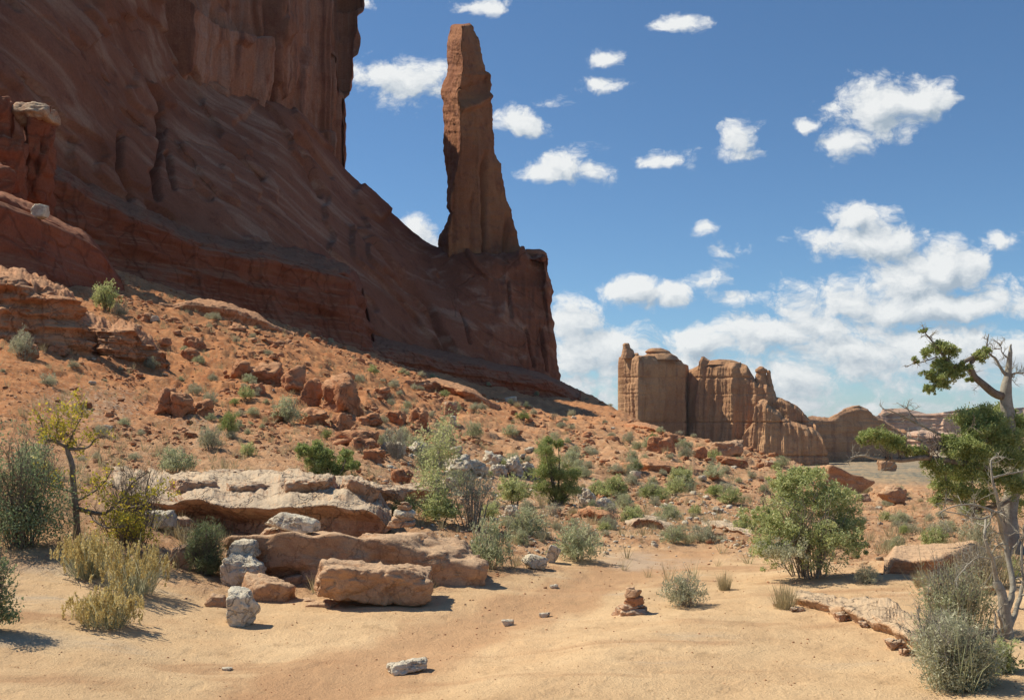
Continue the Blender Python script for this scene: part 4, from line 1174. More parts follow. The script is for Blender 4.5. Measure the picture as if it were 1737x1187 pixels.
# crest boulders in front of the butte
for (a, b, t_, bo, sd, mt, lab, rt) in [(1093, 1146, 739, 768, 1, M_red, "smooth oval orange boulder on the crest in front of the butte", (0, .1, 0)), (1118, 1160, 732, 758, 2, M_red, "flat slab leaning behind the oval boulder on the crest", (0, .4, 0)),
                            (1205, 1262, 745, 776, 3, M_tan, "brown layered boulder stacked on the crest", (0, .05, 0)), (1215, 1270, 772, 792, 4, M_red, "orange slab under the brown layered boulder", (0, .2, 0)),
                            (1172, 1200, 756, 778, 5, M_red, "small orange boulder between the two crest boulders", (0, 0, 0)), (1295, 1318, 780, 792, 6, M_pale, "pale pinkish stone on the crest below the buttress", (0, 0, 0)),
                            (1338, 1360, 791, 802, 7, M_tan, "small tan stone behind the big green bush", (0, 0, 0)), (1492, 1540, 822, 856, 8, M_tan, "smooth pale orange rock fin rising from the flat beyond the bush", (0, .35, 0)),
                            (1384, 1475, 786, 836, 9, M_tan, "long pale rock fin slanting down to the right on the crest", (0, .5, 0)), (1380, 1440, 822, 840, 10, M_red, "orange slabs under the slanting fin", (0, .2, 0)),
                            (1440, 1475, 836, 850, 11, M_pale, "pale stone at the lower end of the slanting fin", (0, 0, 0)), (1488, 1520, 776, 798, 12, M_tan, "rounded tan boulder seen under the juniper's long branch", (0, -.2, 0))]:
    Bd(a, b, t_, bo, mt, 720 + sd, lab, dep=.6, sub=5, rough=.05, boxy=.4, rot=rt, sink=.4 if sd == 12 else .15, strata=.02 if mt is M_tan else 0, group="boulders along the crest")

M_shelf = rock_mat("orange_tan_shelf_rock", (0.46, 0.28, 0.165), (0.58, 0.39, 0.24), (0.36, 0.20, 0.12), 1.8, 0.03, dust=((0.60, 0.45, 0.30), 0.7), crack=.3)
# flat slab at the right, and the low sandstone shelves
outcrop("tilted_rock_slab", ground_pts([(1500, 948, 975, 10.9, 926, 12.3), (1545, 950, 976, 10.7, 924, 12.4), (1580, 946, 982, 10.6, 922, 12.6), (1620, 938, 978, 10.7, 920, 12.8), (1650, 924, 966, 10.9, 916, 12.8), (1672, 928, 956, 11.2, 916, 12.6)]),
        UNDER, M_tan, 801, "flat tilted sandstone slab with a dark broken front, beside the juniper", "rock slab", amp=.14, nx=220, nz=50, lipn=.25, block=.2, taper=.12, topn=.12)
SH = dict(amp=.3, nx=320, nz=40, lipn=.9, block=.5, taper=.12, topn=.6, s1=.3)
outcrop("low_rock_shelf", ground_pts([(1405, 1030, 1050, 8.5, 1012, 9.3), (1440, 1036, 1060, 8.4, 1015, 9.4), (1470, 1044, 1068, 8.3, 1010, 9.5), (1500, 1056, 1082, 8.2, 1015, 9.5), (1525, 1072, 1098, 8.0, 1028, 9.3), (1550, 1082, 1106, 7.8, 1040, 9.0), (1590, 1090, 1110, 7.6, 1060, 8.6)]),
        UNDER, M_shelf, 811, "low crumbling shelf of pale rock breaking out of the sand at the right", "rock shelf", **SH)
outcrop("low_rock_shelf", ground_pts([(1340, 1014, 1026, 8.9, 1004, 9.4), (1365, 1018, 1034, 8.8, 1002, 9.6), (1395, 1022, 1040, 8.7, 1004, 9.6), (1425, 1030, 1044, 8.6, 1012, 9.3)]),
        UNDER, M_shelf, 821, "thin broken rock shelf left of the larger pale shelf", "rock shelf", **SH)
outcrop("low_rock_shelf", ground_pts([(1560, 1000, 1012, 9.2, 990, 9.8), (1600, 1002, 1018, 9.1, 985, 9.9), (1650, 1000, 1016, 9.1, 985, 9.9), (1700, 995, 1010, 9.2, 985, 9.9)]),
        UNDER, M_tan, 824, "flat reddish rock plate in the sand below the tilted slab", "rock shelf", **SH)
for (a, b, t_, bo, sd, lab) in [(1415, 1448, 1036, 1055, 1, "pale chunk at the left tip of the rock shelf"), (1500, 1536, 1082, 1104, 2, "pale chunk with a dark hollow at the end of the rock shelf"), (1455, 1490, 1050, 1066, 3, "low pale chunk in front of the rock shelf"),
                            (1525, 1550, 1098, 1114, 4, "small chunk nearest the big grey-green bush"), (1310, 1332, 1020, 1030, 5, "flat chip of rock on the sand left of the shelf"), (1340, 1365, 1028, 1038, 6, "flat tan chip beside the thin shelf"), (1530, 1562, 960, 972, 7, "thin flat stone at the left end of the tilted slab")]:
    Bd(a, b, t_, bo, M_pale, 830 + sd, lab, name="rock", cat="rock", dep=.8, rough=.09, boxy=.7, group="chunks of the rock shelf at the right")
# small sunlit ledges on the slope
for (nm, pts, mt, sd, lab) in [
    ("rock_ledge", [(690, 640, 655, 62, 632, 66), (740, 648, 665, 61, 640, 66), (790, 662, 680, 60, 655, 66), (850, 684, 698, 60, 676, 66)], M_red, 841, "thin sunlit ledge just below the shadow of the cliff"),
    ("rock_ledge", [(270, 508, 524, 48, 500, 52), (320, 512, 532, 47, 504, 52), (380, 520, 542, 46, 512, 51), (440, 540, 556, 46, 532, 51), (500, 560, 572, 46, 552, 51)], M_red, 845, "low broken ledge high on the slope, left of centre"),
    ("rock_ledge", [(1050, 782, 794, 27, 776, 29), (1100, 785, 802, 26.5, 778, 29), (1150, 792, 806, 26.5, 784, 29), (1200, 796, 806, 27, 790, 29)], M_red, 849, "dark-mouthed red ledge below the oval crest boulder"),
    ("rock_ledge", [(1060, 716, 724, 70, 711, 75), (1100, 724, 733, 68, 718, 74), (1140, 734, 742, 66, 729, 72)], M_red, 853, "thin ledge on the crest where the shadow ends"),
    ("rock_ledge", [(980, 862, 880, 15.5, 856, 16.6), (1020, 866, 888, 15.2, 860, 16.6), (1050, 874, 888, 15.2, 868, 16.5)], M_red, 857, "small overhung red ledge under the juniper bush beyond the wash"),
    ("rock_ledge", [(1060, 882, 895, 14.6, 876, 15.6), (1100, 880, 898, 14.4, 874, 15.6), (1140, 888, 900, 14.4, 882, 15.4)], M_pale, 861, "pale low ledge at the back edge of the wash"),
    ("rock_ledge", [(1190, 888, 896, 14.8, 880, 16), (1230, 892, 906, 14.2, 884, 15.8), (1275, 900, 912, 13.8, 892, 15.2)], M_pale, 865, "pale rubbly ledge left of the big green bush")]:
    outcrop(nm, ground_pts(pts), UNDER, mt, sd, lab, "rock ledge", amp=.3, nx=220, nz=40, lipn=.7, block=.5, taper=.3, topn=.3, s1=.45)

# scattered rocks: individuals, shared shapes
LEDGE_CLEAR = [(280, 700, 780, 1040), (376, 860, 880, 1040)]


def region(px, py):
    if py > 960: return "on the sandy wash"
    if px < 450: return "high on the left talus below the shaded cliff" if py < 620 else "on the bare reddish bank above the pale ledge"
    if px < 700 and py < 800: return "on the bouldery slope left of centre"
    if px < 1050 and py < 775: return "on the orange slope under the tall needle"
    if px >= 1350: return "on the orange flat left of the juniper"
    if py < 800: return "near the crest in front of the butte"
    return "in the brushy strip behind the wash"


_protos = {}
for mi, (mt, cw) in enumerate([(M_red, "rust-red"), (M_tan, "tan"), (M_white, "whitish")]):
    for k in range(6):
        v, f = rock_np((1, .8 + .05 * k, .55 + .06 * (k % 3)), 900 + mi * 10 + k, 3, boxy=.3 + .12 * k, rough=.08)
        _protos[(mi, k)] = mesh_np("rock", v, f, mt)
rr = np.random.RandomState(5)
zones = [(0, 460, 500, 780, 38, (.72, .18, .1)), (380, 700, 560, 790, 62, (.8, .15, .05)), (650, 1060, 650, 780, 40, (.7, .18, .12)), (640, 1260, 765, 925, 90, (.2, .3, .5)),
         (1050, 1330, 730, 830, 34, (.75, .2, .05)), (1380, 1660, 840, 950, 22, (.5, .3, .2)), (150, 420, 600, 790, 10, (.2, .2, .6))]
for (x0, x1, y0, y1, n, pr) in zones:
    for _ in range(n):
        px = rr.uniform(x0, x1); py = rr.uniform(y0, y1)
        if any(a < px < b and c < py < d for a, b, c, d in LEDGE_CLEAR): continue
        g = at_px(px, py)
        if abs((HZ - g[2] * F / g[1]) - py) > 6: continue
        szp = float(np.clip(rr.lognormal(2.1, .5), 5, 26))
        sz = szp * g[1] / F
        mi = int(rr.choice(3, p=pr)); k = rr.randint(6)
        o = bpy.data.objects.new("rock", _protos[(mi, k)])
        o.scale = (sz, sz * rr.uniform(.8, 1.2), sz * rr.uniform(.7, 1.15)); o.rotation_euler = (rr.uniform(-.25, .25), rr.uniform(-.25, .25), rr.uniform(0, 6.28))
        o.location = (g[0], g[1], g[2] + sz * .13)
        link(o)
        sw = "large" if szp > 14 else ("mid-sized" if szp > 8.5 else "small")
        cw = ("rust-red", "tan", "whitish")[mi]
        tag(o, "%s %s rock %s" % (sw, cw, region(px, py)), "rock", "%s %s rocks %s" % (sw, cw, region(px, py)))

# gravel and scree: beyond counting
def zone_sand(rs, n):
    return np.stack([rs.uniform(0, 1740, n), np.exp(rs.uniform(math.log(5.6), math.log(13.5), n))], 1)


def rubble(n, seed, name, label, mats, lo, hi, zonef, lognorm):
    rs = np.random.RandomState(seed)
    VV, FF = [], []
    base = [rock_np((1, .8, .6), 1000 + k, 2, boxy=.5, rough=.06) for k in range(8)]
    off = 0
    P_ = zonef(rs, n)
    x = (P_[:, 0] - 868.5) / F * P_[:, 1]; Y = P_[:, 1]
    z, sand = ground_parts(x, Y)[:2]
    for i in range(len(P_)):
        if sand[i] > .5 and zonef is not zone_sand and rs.rand() < .93: continue
        if zonef is zone_sand and (sand[i] < .3 or rs.rand() < .75): continue
        szp = np.clip(rs.lognormal(lognorm[0], lognorm[1]), lo, hi); sz = szp * Y[i] / F
        v, f = base[rs.randint(8)]
        v = (v * sz) @ rotm(rs.uniform(-.4, .4), rs.uniform(-.4, .4), rs.uniform(0, 6.3)).T + np.array([x[i], Y[i], z[i] + sz * .1])
        VV.append(v); FF.append(f + off); off += len(v)
    o = obj_np(name, np.concatenate(VV), np.concatenate(FF), mats)
    tag(o, label, "gravel", kind='stuff')


def zone_all(rs, n):
    px = rs.uniform(-60, 1790, n * 3); Y = np.exp(rs.uniform(math.log(8.5), math.log(95), n * 3))
    k = (fbm(np.stack([px / 60, np.log(Y) * 9, px * 0], 1), 3, 8) + rs.uniform(-.25, .25, n * 3)) > 0.0
    P_ = np.stack([px, Y], 1)[k][:n]
    return P_


def zone_fan(rs, n):
    px = rs.uniform(180, 1300, n * 8); Y = np.exp(rs.uniform(math.log(13), math.log(100), n * 8))
    k = (fbm(np.stack([px / 130, np.log(Y) * 5, px * 0], 1), 3, 28) + rs.uniform(-.08, .08, n * 8)) > 0.14
    return np.stack([px, Y], 1)[k][:n]


rubble(3200, 27, "scree", "fans of broken rust-red rubble on the slope", M_red, 3, 17, zone_fan, (1.75, .5))
rubble(6500, 21, "scree", "loose reddish stones strewn over the slope", M_red, 1.6, 10, zone_all, (1.2, .5))
rubble(2600, 23, "scree", "small dull-red stones filling the gaps between larger rocks", M_tan, 1.6, 7, zone_all, (1.0, .45))
rubble(9000, 24, "gravel", "tiny pebbles and crumbs lying on the sand", M_red, 1.0, 4.5, zone_sand, (.55, .45))
def zone_brush(rs, n):
    return np.stack([rs.uniform(640, 1280, n), np.exp(rs.uniform(math.log(11.5), math.log(24), n))], 1)


rubble(1500, 29, "scree", "pale broken stones among the scrub behind the wash", M_white, 3, 14, zone_brush, (1.5, .5))
rubble(2200, 22, "gravel", "loose pale chips strewn over the slope", M_pale, 1.3, 6, zone_all, (.75, .45))
# ------------------------------------------------------------------ plants
M_bark = rock_mat("weathered_bark", (0.20, 0.155, 0.12), (0.30, 0.25, 0.20), (0.12, 0.085, 0.065), 6.0, 0.008, streak=(26.0, (0.10, 0.07, 0.055), 0.6))
M_silver = rock_mat("silvery_dead_wood", (0.30, 0.26, 0.21), (0.42, 0.38, 0.31), (0.19, 0.155, 0.125), 8.0, 0.005, streak=(40.0, (0.22, 0.18, 0.15), 0.5))
M_twig = rock_mat("grey_twigs", (0.24, 0.20, 0.155), (0.36, 0.31, 0.25), (0.16, 0.12, 0.09), 10.0, 0.002)
M_darktwig = rock_mat("dark_twigs", (0.13, 0.10, 0.08), (0.21, 0.17, 0.13), (0.08, 0.06, 0.05), 10.0, 0.002)
L_jun = leaf_mat("juniper_foliage", (0.215, 0.265, 0.075), (0.480, 0.530, 0.190), (0.54, 0.50, 0.24), trans=.4)
L_green = leaf_mat("green_leaves", (0.320, 0.360, 0.135), (0.620, 0.640, 0.300), (0.72, 0.66, 0.34), trans=.5)
L_gg = leaf_mat("grey_green_leaves", (0.310, 0.335, 0.170), (0.600, 0.610, 0.380), (0.70, 0.66, 0.44), trans=.45)
L_sage = leaf_mat("sage_leaves", (0.320, 0.320, 0.200), (0.620, 0.600, 0.410), (0.70, 0.62, 0.42), trans=.4)
L_blue = leaf_mat("dark_blue_green_leaves", (0.150, 0.210, 0.100), (0.380, 0.440, 0.240), (0.58, 0.52, 0.20), trans=.45)
L_yel = leaf_mat("yellow_leaves", (0.36, 0.33, 0.05), (0.72, 0.56, 0.06), (0.78, 0.58, 0.06), trans=.5)
L_straw = leaf_mat("straw_seed_heads", (0.50, 0.38, 0.14), (0.72, 0.57, 0.25), (0.76, 0.66, 0.36), trans=.4)
L_grass = leaf_mat("dry_grass_blades", (0.36, 0.29, 0.16), (0.56, 0.48, 0.28), (0.30, 0.31, 0.15), trans=.35)
L_ephed = leaf_mat("dark_green_stems", (0.150, 0.190, 0.080), (0.330, 0.370, 0.180), (0.42, 0.40, 0.24), trans=.35)


def leaves_np(C, N, tone, L, Wd, rs, up=0.25):
    """rhombic leaf faces at points C with rough outward directions N"""
    n = len(C)
    d = N * 0.7 + rs.normal(size=(n, 3)) * 0.8 + np.array([0, 0, up]); d /= np.linalg.norm(d, axis=1)[:, None]
    s = rs.normal(size=(n, 3)); s -= np.sum(s * d, 1)[:, None] * d; s /= np.linalg.norm(s, axis=1)[:, None]
    ll = L * rs.uniform(.6, 1.4, n)[:, None]; ww = Wd * rs.uniform(.6, 1.3, n)[:, None]
    nn = np.cross(d, s)
    V = np.stack([C - d * ll * .5, C + s * ww * .5 + nn * ww * .12, C + d * ll * .5, C - s * ww * .5 + nn * ww * .12], 1).reshape(-1, 3)
    Fc = np.arange(n * 4).reshape(n, 4)
    return V, Fc, np.repeat(tone, 4)


def cloud_np(rs, centre, R, clumps, per, L, Wd, spread=.22, hollow=.35, lump=.3, up=.25, squash=0.0):
    """leaf cloud with an uneven outline: clumps of leaves through the volume of an ellipsoid"""
    R = np.array(R, float); c = np.array(centre, float)
    u = rs.normal(size=(clumps, 3)); u[:, 2] = np.where(rs.uniform(size=clumps) < (.35 if squash else .08), u[:, 2], np.abs(u[:, 2])); u /= np.linalg.norm(u, axis=1)[:, None]
    rad = rs.uniform(hollow ** 2, 1, clumps) ** .5 * (1 + lump * fbm(u * 2.2 + rs.uniform(0, 50), 3, 3) * 2)
    cc = c + u * rad[:, None] * R * (1 - spread * .5)
    k = np.repeat(np.arange(clumps), per)
    w = rs.normal(size=(len(k), 3)); w /= np.linalg.norm(w, axis=1)[:, None]
    rr_ = rs.uniform(0, 1, len(k)) ** .45
    cr = (rs.uniform(.6, 1.3, clumps) * spread)[k]
    P_ = cc[k] + w * (rr_ * cr)[:, None] * R.mean()
    tone = np.clip(rs.uniform(.15, .75, clumps)[k] + rs.normal(size=len(k)) * .2, 0, 1)
    return leaves_np(P_, w * .5 + u[k] * .6, tone, L, Wd, rs, up)


def tubes_np(paths, sides=5):
    VV, FF, off = [], [], 0
    for pts, rad in paths:
        pts = np.asarray(pts, float); rad = np.asarray(rad, float); n = len(pts)
        t = np.gradient(pts, axis=0); t /= np.maximum(np.linalg.norm(t, axis=1), 1e-9)[:, None]
        ref = np.array([.31, .12, .94]) if abs(t[0, 2]) < .9 else np.array([.9, .3, .1])
        a = np.cross(t, ref); a /= np.maximum(np.linalg.norm(a, axis=1), 1e-9)[:, None]; b = np.cross(t, a)
        th = np.arange(sides) * 2 * math.pi / sides
        ring = pts[:, None, :] + rad[:, None, None] * (np.cos(th)[None, :, None] * a[:, None, :] + np.sin(th)[None, :, None] * b[:, None, :])
        VV.append(ring.reshape(-1, 3)); FF.append(grid_faces(n, sides, True) + off); off += n * sides
    return np.concatenate(VV), np.concatenate(FF)


def smooth_path(pts, n, rs=None, wig=0.0):
    A = np.array(pts, float)[:, None, :]
    P_ = cubic_rows(A, n)[:, 0, :]
    if wig:
        q = np.linspace(0, n * .25, n)
        for k in range(3):
            P_[:, k] += fbm(np.stack([q + rs.uniform(0, 50), q * 0, q * 0 + k], 1), 3, 5) * wig * np.linspace(0.2, 1, n)
    return P_


def branchlets(rs, path, r0, depth, n, ln, out, upb=.3, seg=7, wig=.25, start=.25):
    """recursive side shoots along a path; returns tips"""
    tips = []
    pts, _ = path
    m = len(pts)
    for _k in range(n):
        i = int(rs.uniform(start, .97) * (m - 1))
        t = pts[min(i + 1, m - 1)] - pts[i]; t = t / (np.linalg.norm(t) + 1e-9)
        d = t * .6 + rs.normal(size=3) * .7 + np.array([0, 0, upb]); d /= np.linalg.norm(d)
        L_ = ln * rs.uniform(.5, 1.2)
        q = [pts[i]]; v = d.copy()
        for _s in range(seg - 1):
            v = v + rs.normal(size=3) * wig + np.array([0, 0, upb * .15]); v /= np.linalg.norm(v)
            q.append(q[-1] + v * L_ / (seg - 1))
        q = np.array(q); rd = np.linspace(r0, r0 * .3, seg)
        out.append((q, rd))
        tips.append((q[-1], v))
        if depth > 0:
            tips += branchlets(rs, (q, rd), r0 * .55, depth - 1, max(2, int(n * .5)), ln * .55, out, upb, max(4, seg - 2), wig)
    return tips


def twigs_np(rs, n, h, spread, r0, depth=1, sides=3, lean=.9):
    out = []
    for _k in range(n):
        a = rs.uniform(0, 2 * math.pi); l = rs.uniform(.1, lean) * spread
        d = np.array([math.cos(a) * l, math.sin(a) * l, h * rs.uniform(.6, 1.0)])
        p = smooth_path([(d[0] * .35, d[1] * .35, -.03), tuple(d * np.array([.6, .6, .35]) + np.array([0, 0, h * .08]) + rs.normal(size=3) * .05 * h), tuple(d)], 7, rs, .05 * h)
        rd = np.linspace(r0, r0 * .3, 7); out.append((p, rd))
        if depth: branchlets(rs, (p, rd), r0 * .5, depth - 1, 4, h * .4, out, .3, 5)
    return tubes_np(out, sides)


def blades_np(rs, n, h, spread, w, curve=.4, base=.25, seg=3, tone_lo=.1, tone_hi=.8, jit=.2):
    a = rs.uniform(0, 2 * math.pi, n); l = rs.uniform(0, 1, n) ** .6
    hh = h * rs.uniform(.55, 1.1, n) * (1 - .25 * l)
    b = np.stack([np.cos(a) * l * spread * base, np.sin(a) * l * spread * base, np.full(n, -.01)], 1)
    tip = np.stack([np.cos(a) * l * spread, np.sin(a) * l * spread, hh], 1) + rs.normal(size=(n, 3)) * spread * jit
    mid = b * .5 + tip * .5 + np.array([0, 0, 1]) * (hh * curve * .3 * l)[:, None]
    side = np.stack([-np.sin(a + rs.normal(size=n)), np.cos(a + rs.normal(size=n)), np.zeros(n)], 1)
    ww = (w * rs.uniform(.6, 1.3, n))[:, None]
    V = np.stack([b - side * ww * .5, b + side * ww * .5, mid + side * ww * .5, mid - side * ww * .5, tip + side * ww * .15, tip - side * ww * .15], 1).reshape(-1, 3)
    k = np.arange(n)[:, None] * 6
    Fc = np.concatenate([k + np.array([[0, 1, 2, 3]]), k + np.array([[3, 2, 4, 5]])])
    tone = np.repeat(np.clip(rs.uniform(tone_lo, tone_hi, n), 0, 1), 6)
    return V, Fc, tone, tip


def cat(parts):
    V, Fc, T, off = [], [], [], 0
    for v, f, t in parts:
        V.append(v); Fc.append(f + off); T.append(t); off += len(v)
    return np.concatenate(V), np.concatenate(Fc), np.concatenate(T)


# --- prototypes: unit size (about 1 m wide, real leaf sizes scaled for a plant of ~0.5 m) as mesh data
PROTO = {}


def make_proto(kind, k):
    rs = np.random.RandomState(3000 + hash(kind) % 1 + sum(ord(ch) for ch in kind) * 7 + k * 13)
    parts = []
    if kind == "sagebrush":
        parts.append(("foliage", cloud_np(rs, (0, 0, .07), (.45, .45, .52), 95, 30, .06, .014, .22, .2, .25, .6), L_sage))
        parts.append(("stems", twigs_np(rs, 16, .5, .45, .010, 1) + (None,), M_twig))
    elif kind == "greygreen":
        parts.append(("foliage", cloud_np(rs, (0, 0, .08), (.46, .46, .58), 105, 30, .06, .018, .20, .2, .3, .5), L_gg))
        parts.append(("stems", twigs_np(rs, 14, .6, .45, .010, 1) + (None,), M_twig))
    elif kind == "greenbush":
        parts.append(("foliage", cloud_np(rs, (0, 0, .12), (.45, .45, .60), 95, 28, .055, .028, .19, .25, .35, .3), L_green))
        parts.append(("stems", twigs_np(rs, 10, .6, .4, .012, 1) + (None,), M_darktwig))
    elif kind == "juniperbush":
        parts.append(("foliage", cloud_np(rs, (0, 0, .18), (.44, .44, .66), 130, 36, .045, .018, .16, .3, .4, .5), L_jun))
        parts.append(("stems", twigs_np(rs, 10, .7, .35, .02, 1) + (None,), M_darktwig))
    elif kind == "drytuft":
        v, f, t, tp = blades_np(rs, 420, .62, .44, .008, .5, .6)
        parts.append(("blades", (v, f, t), L_grass))
    elif kind == "greytwig":
        parts.append(("twigs", twigs_np(rs, 34, .62, .5, .008, 2) + (None,), M_silver))
        parts.append(("foliage", cloud_np(rs, (0, 0, .3), (.42, .42, .3), 26, 14, .05, .02, .2, .2, .3, .5), L_sage))
    return [(nm, mesh_np(nm, d[0], d[1], m, smooth=False, tone=d[2])) for nm, d, m in parts]


def proto(kind, k):
    if (kind, k) not in PROTO: PROTO[(kind, k)] = make_proto(kind, k)
    return PROTO[(kind, k)]


WORD = {"sagebrush": ("sagebrush", "pale grey-green sagebrush", "shrub"), "greygreen": ("shrub", "soft grey-green shrub", "shrub"), "greenbush": ("shrub", "leafy green shrub", "shrub"),
        "juniperbush": ("juniper_bush", "dark green juniper bush", "juniper bush"), "drytuft": ("grass_tuft", "straw-coloured grass tuft", "grass tuft"), "greytwig": ("bare_shrub", "bare silvery twiggy shrub", "shrub")}


def plant(kind, k, loc, wid, hei, label, group=None, rz=0.0, name=None, shallow=False):
    nm, _, cat_ = WORD[kind]
    root = empty(name or nm, loc, label, cat_, group, rz)
    root.scale = (wid, wid, hei)
    for pn, me in proto(kind, k):
        o = bpy.data.objects.new(pn, me); link(o, root)
    return root


def plant_px(kind, k, a, b, top, bot, label, Y=None, group=None, name=None, z=None):
    pm = (a + b) / 2
    g = at_px(pm, bot) if Y is None else np.array([(pm - 868.5) / F * Y, Y, (HZ - bot) / F * Y])
    w = (b - a) * g[1] / F
    g = g.copy()
    if Y is None:
        g[1] += w * .3; g[0] = (pm - 868.5) / F * g[1]; g[2] = gz(g[0], g[1])
    if z is not None: g[2] = z
    h = (bot - top) * g[1] / F
    HH = {"sagebrush": .62, "greygreen": .70, "greenbush": .76, "juniperbush": .9, "drytuft": .62, "greytwig": .66}[kind]
    return plant(kind, k, g, w / .95, h / HH, label, group, rz=(k * 2.1 + pm) % 6.28, name=name)


HERO = [("greenbush", 1, 152, 206, 474, 530, "pale bright-green shrub high on the left slope"), ("sagebrush", 0, 188, 222, 508, 536, "grey shrub at the right foot of the pale bright-green one"),
        ("juniperbush", 0, 368, 408, 690, 746, "very dark green juniper bush on the slope, left of centre"), ("sagebrush", 1, 330, 382, 722, 768, "grey-green shrub just below the very dark juniper bush"),
        ("greygreen", 1, 262, 338, 757, 806, "grassy grey-green shrub at the back edge of the pale ledge"), ("greygreen", 0, 456, 518, 668, 718, "brownish grey-green shrub below the orange blocks"),
        ("greenbush", 0, 402, 434, 656, 684, "small bright green shrub left of the brownish one"), ("greytwig", 0, 638, 702, 725, 782, "bare silvery shrub in front of the whitish rocks"),
        ("greenbush", 2, 905, 940, 738, 775, "dark green shrub above the upright juniper bush"), ("greygreen", 2, 784, 872, 872, 966, "large grey-green shrub beside the long boulder's right end"),
        ("greygreen", 3, 930, 1026, 884, 956, "spreading grey-green shrub at the wash's edge, right of the oval stone"), ("greygreen", 0, 850, 936, 858, 912, "grey-green shrub between the two larger ones on the wash's edge"),
        ("greytwig", 1, 740, 862, 790, 900, "big brownish twiggy shrub in the middle of the brush"), ("greenbush", 0, 700, 790, 826, 890, "green shrub behind the small cairn on the boulder"),
        ("greenbush", 1, 655, 720, 846, 888, "low green shrub just left of the small cairn"), ("greenbush", 3, 838, 905, 800, 858, "yellowish green shrub below the whitish rock pile"),
        ("greygreen", 1, 700, 760, 745, 800, "pale green willowy shrub left of the rock pile"), ("greenbush", 2, 1015, 1072, 800, 846, "green shrub right of the pale angular boulder"),
        ("greytwig", 2, 1000, 1060, 846, 880, "bare grey shrub below the pale angular boulder"), ("greenbush", 3, 1215, 1262, 824, 858, "dark green shrub at the left shoulder of the big green bush"),
        ("greygreen", 2, 1108, 1160, 846, 880, "rounded green shrub at the back of the wash"), ("greygreen", 3, 1116, 1172, 894, 925, "low green shrub at the rim of the wash"),
        ("greenbush", 1, 1140, 1180, 790, 822, "small green shrub beside the dark-mouthed ledge"), ("sagebrush", 2, 1113, 1205, 968, 1034, "large wispy grey-green clump on the open sand, right of the small cairn"),
        ("drytuft", 1, 1212, 1246, 972, 1004, "small green grass clump right of the large wispy clump"), ("drytuft", 2, 1300, 1362, 992, 1036, "grass clump on the sand below the big green bush"),
        ("sagebrush", 2, 1446, 1494, 955, 992, "pale sage clump at the right foot of the big green bush"), ("drytuft", 1, 1542, 1590, 970, 1000, "yellow-green grass clump under the dark edge of the tilted slab"),
        ("greygreen", 1, 1505, 1540, 905, 936, "small round shrub on the flat behind the tilted slab"), ("greenbush", 0, 1560, 1610, 885, 932, "green shrub on the flat left of the juniper"),
        ("sagebrush", 0, 1620, 1700, 870, 930, "soft green sage in front of the juniper's trunk"), ("juniperbush", 1, 1522, 1545, 886, 906, "tiny tree-like juniper on the orange flat"),
        ("sagebrush", 3, 10, 66, 562, 610, "straw-green shrub against the crumbly outcrop at the left edge"), ("sagebrush", 1, 18, 60, 436, 462, "silvery shrub at the foot of the dark bank, left edge"),
        ("greygreen", 3, 20, 100, 745, 812, "brown-green shrub behind the dark leafy bush at the left edge"), ("drytuft", 0, 470, 484, 880, 905, "little straw tuft on the shelf under the ledge"),
        ("sagebrush", 2, 240, 272, 606, 630, "small pale shrub at the tip of the crumbly outcrop"), ("sagebrush", 3, 310, 350, 650, 672, "pale sage among the rust-red blocks"),
        ("greenbush", 2, 620, 644, 612, 632, "small bright green shrub at the shadow's edge"), ("juniperbush", 2, 870, 905, 698, 716, "tiny dark shrub at the shadow's edge under the needle"),
        ("greenbush", 3, 1700, 1737, 940, 990, "green shrub at the right edge behind the dead tree"), ("greygreen", 0, 1085, 1120, 736, 760, "little green shrub left of the oval crest boulder"),
        ("greygreen", 2, 1145, 1172, 742, 760, "little green shrub right of the oval crest boulder")]
for i, (kd, k, a, b, t_, bo, lab) in enumerate(HERO):
    plant_px(kd, k, a, b, t_, bo, lab)

# high-detail plants in the foreground -------------------------------------------------
def ground_pt(px, py, dy=0.0):
    g = at_px(px, py); g = g.copy(); g[1] += dy; g[0] = (px - 868.5) / F * g[1]; g[2] = gz(g[0], g[1]); return g


def big_bush():
    rs = np.random.RandomState(41)
    g = ground_pt(1375, 985, .25); m = g[1] / F
    root = empty("desert_shrub", g, "big rounded light-green bush standing on the sand left of the juniper", "bush")
    T = []
    for (px, py, rx, ry, dy, n) in [(1355, 870, 62, 55, 0, 90), (1415, 868, 55, 50, .1, 80), (1320, 915, 55, 48, -.1, 70), (1395, 930, 62, 50, -.2, 80), (1340, 830, 40, 30, .05, 40), (1435, 905, 38, 42, 0, 50), (1300, 945, 42, 36, -.15, 40), (1380, 820, 40, 26, .1, 34), (1290, 890, 34, 26, 0, 26), (1450, 935, 26, 26, 0, 20)]:
        T.append(cloud_np(rs, ((px - 1375) * m, dy, (985 - py) * m + 0.0), (rx * m, rx * m * .9, ry * m), int(n * 1.5), 42, .026, .014, .2, .15, .4, .2, squash=3))
    v, f, t = cat(T)
    me = obj_np("foliage", v, f, L_green, root, smooth=False, tone=t)
    T = [cloud_np(rs, ((1315 - 1375) * m, -.35, (985 - 945) * m), (46 * m, 40 * m, 38 * m), 50, 40, .028, .012, .2, .1, .4, .3)]
    v, f, t = cat(T); obj_np("dry_foliage", v, f, L_sage, root, smooth=False, tone=t)
    v, f = twigs_np(rs, 44, 150 * m, 100 * m, .008, 2, 4); obj_np("stems", v, f, M_twig, root, smooth=False)


big_bush()


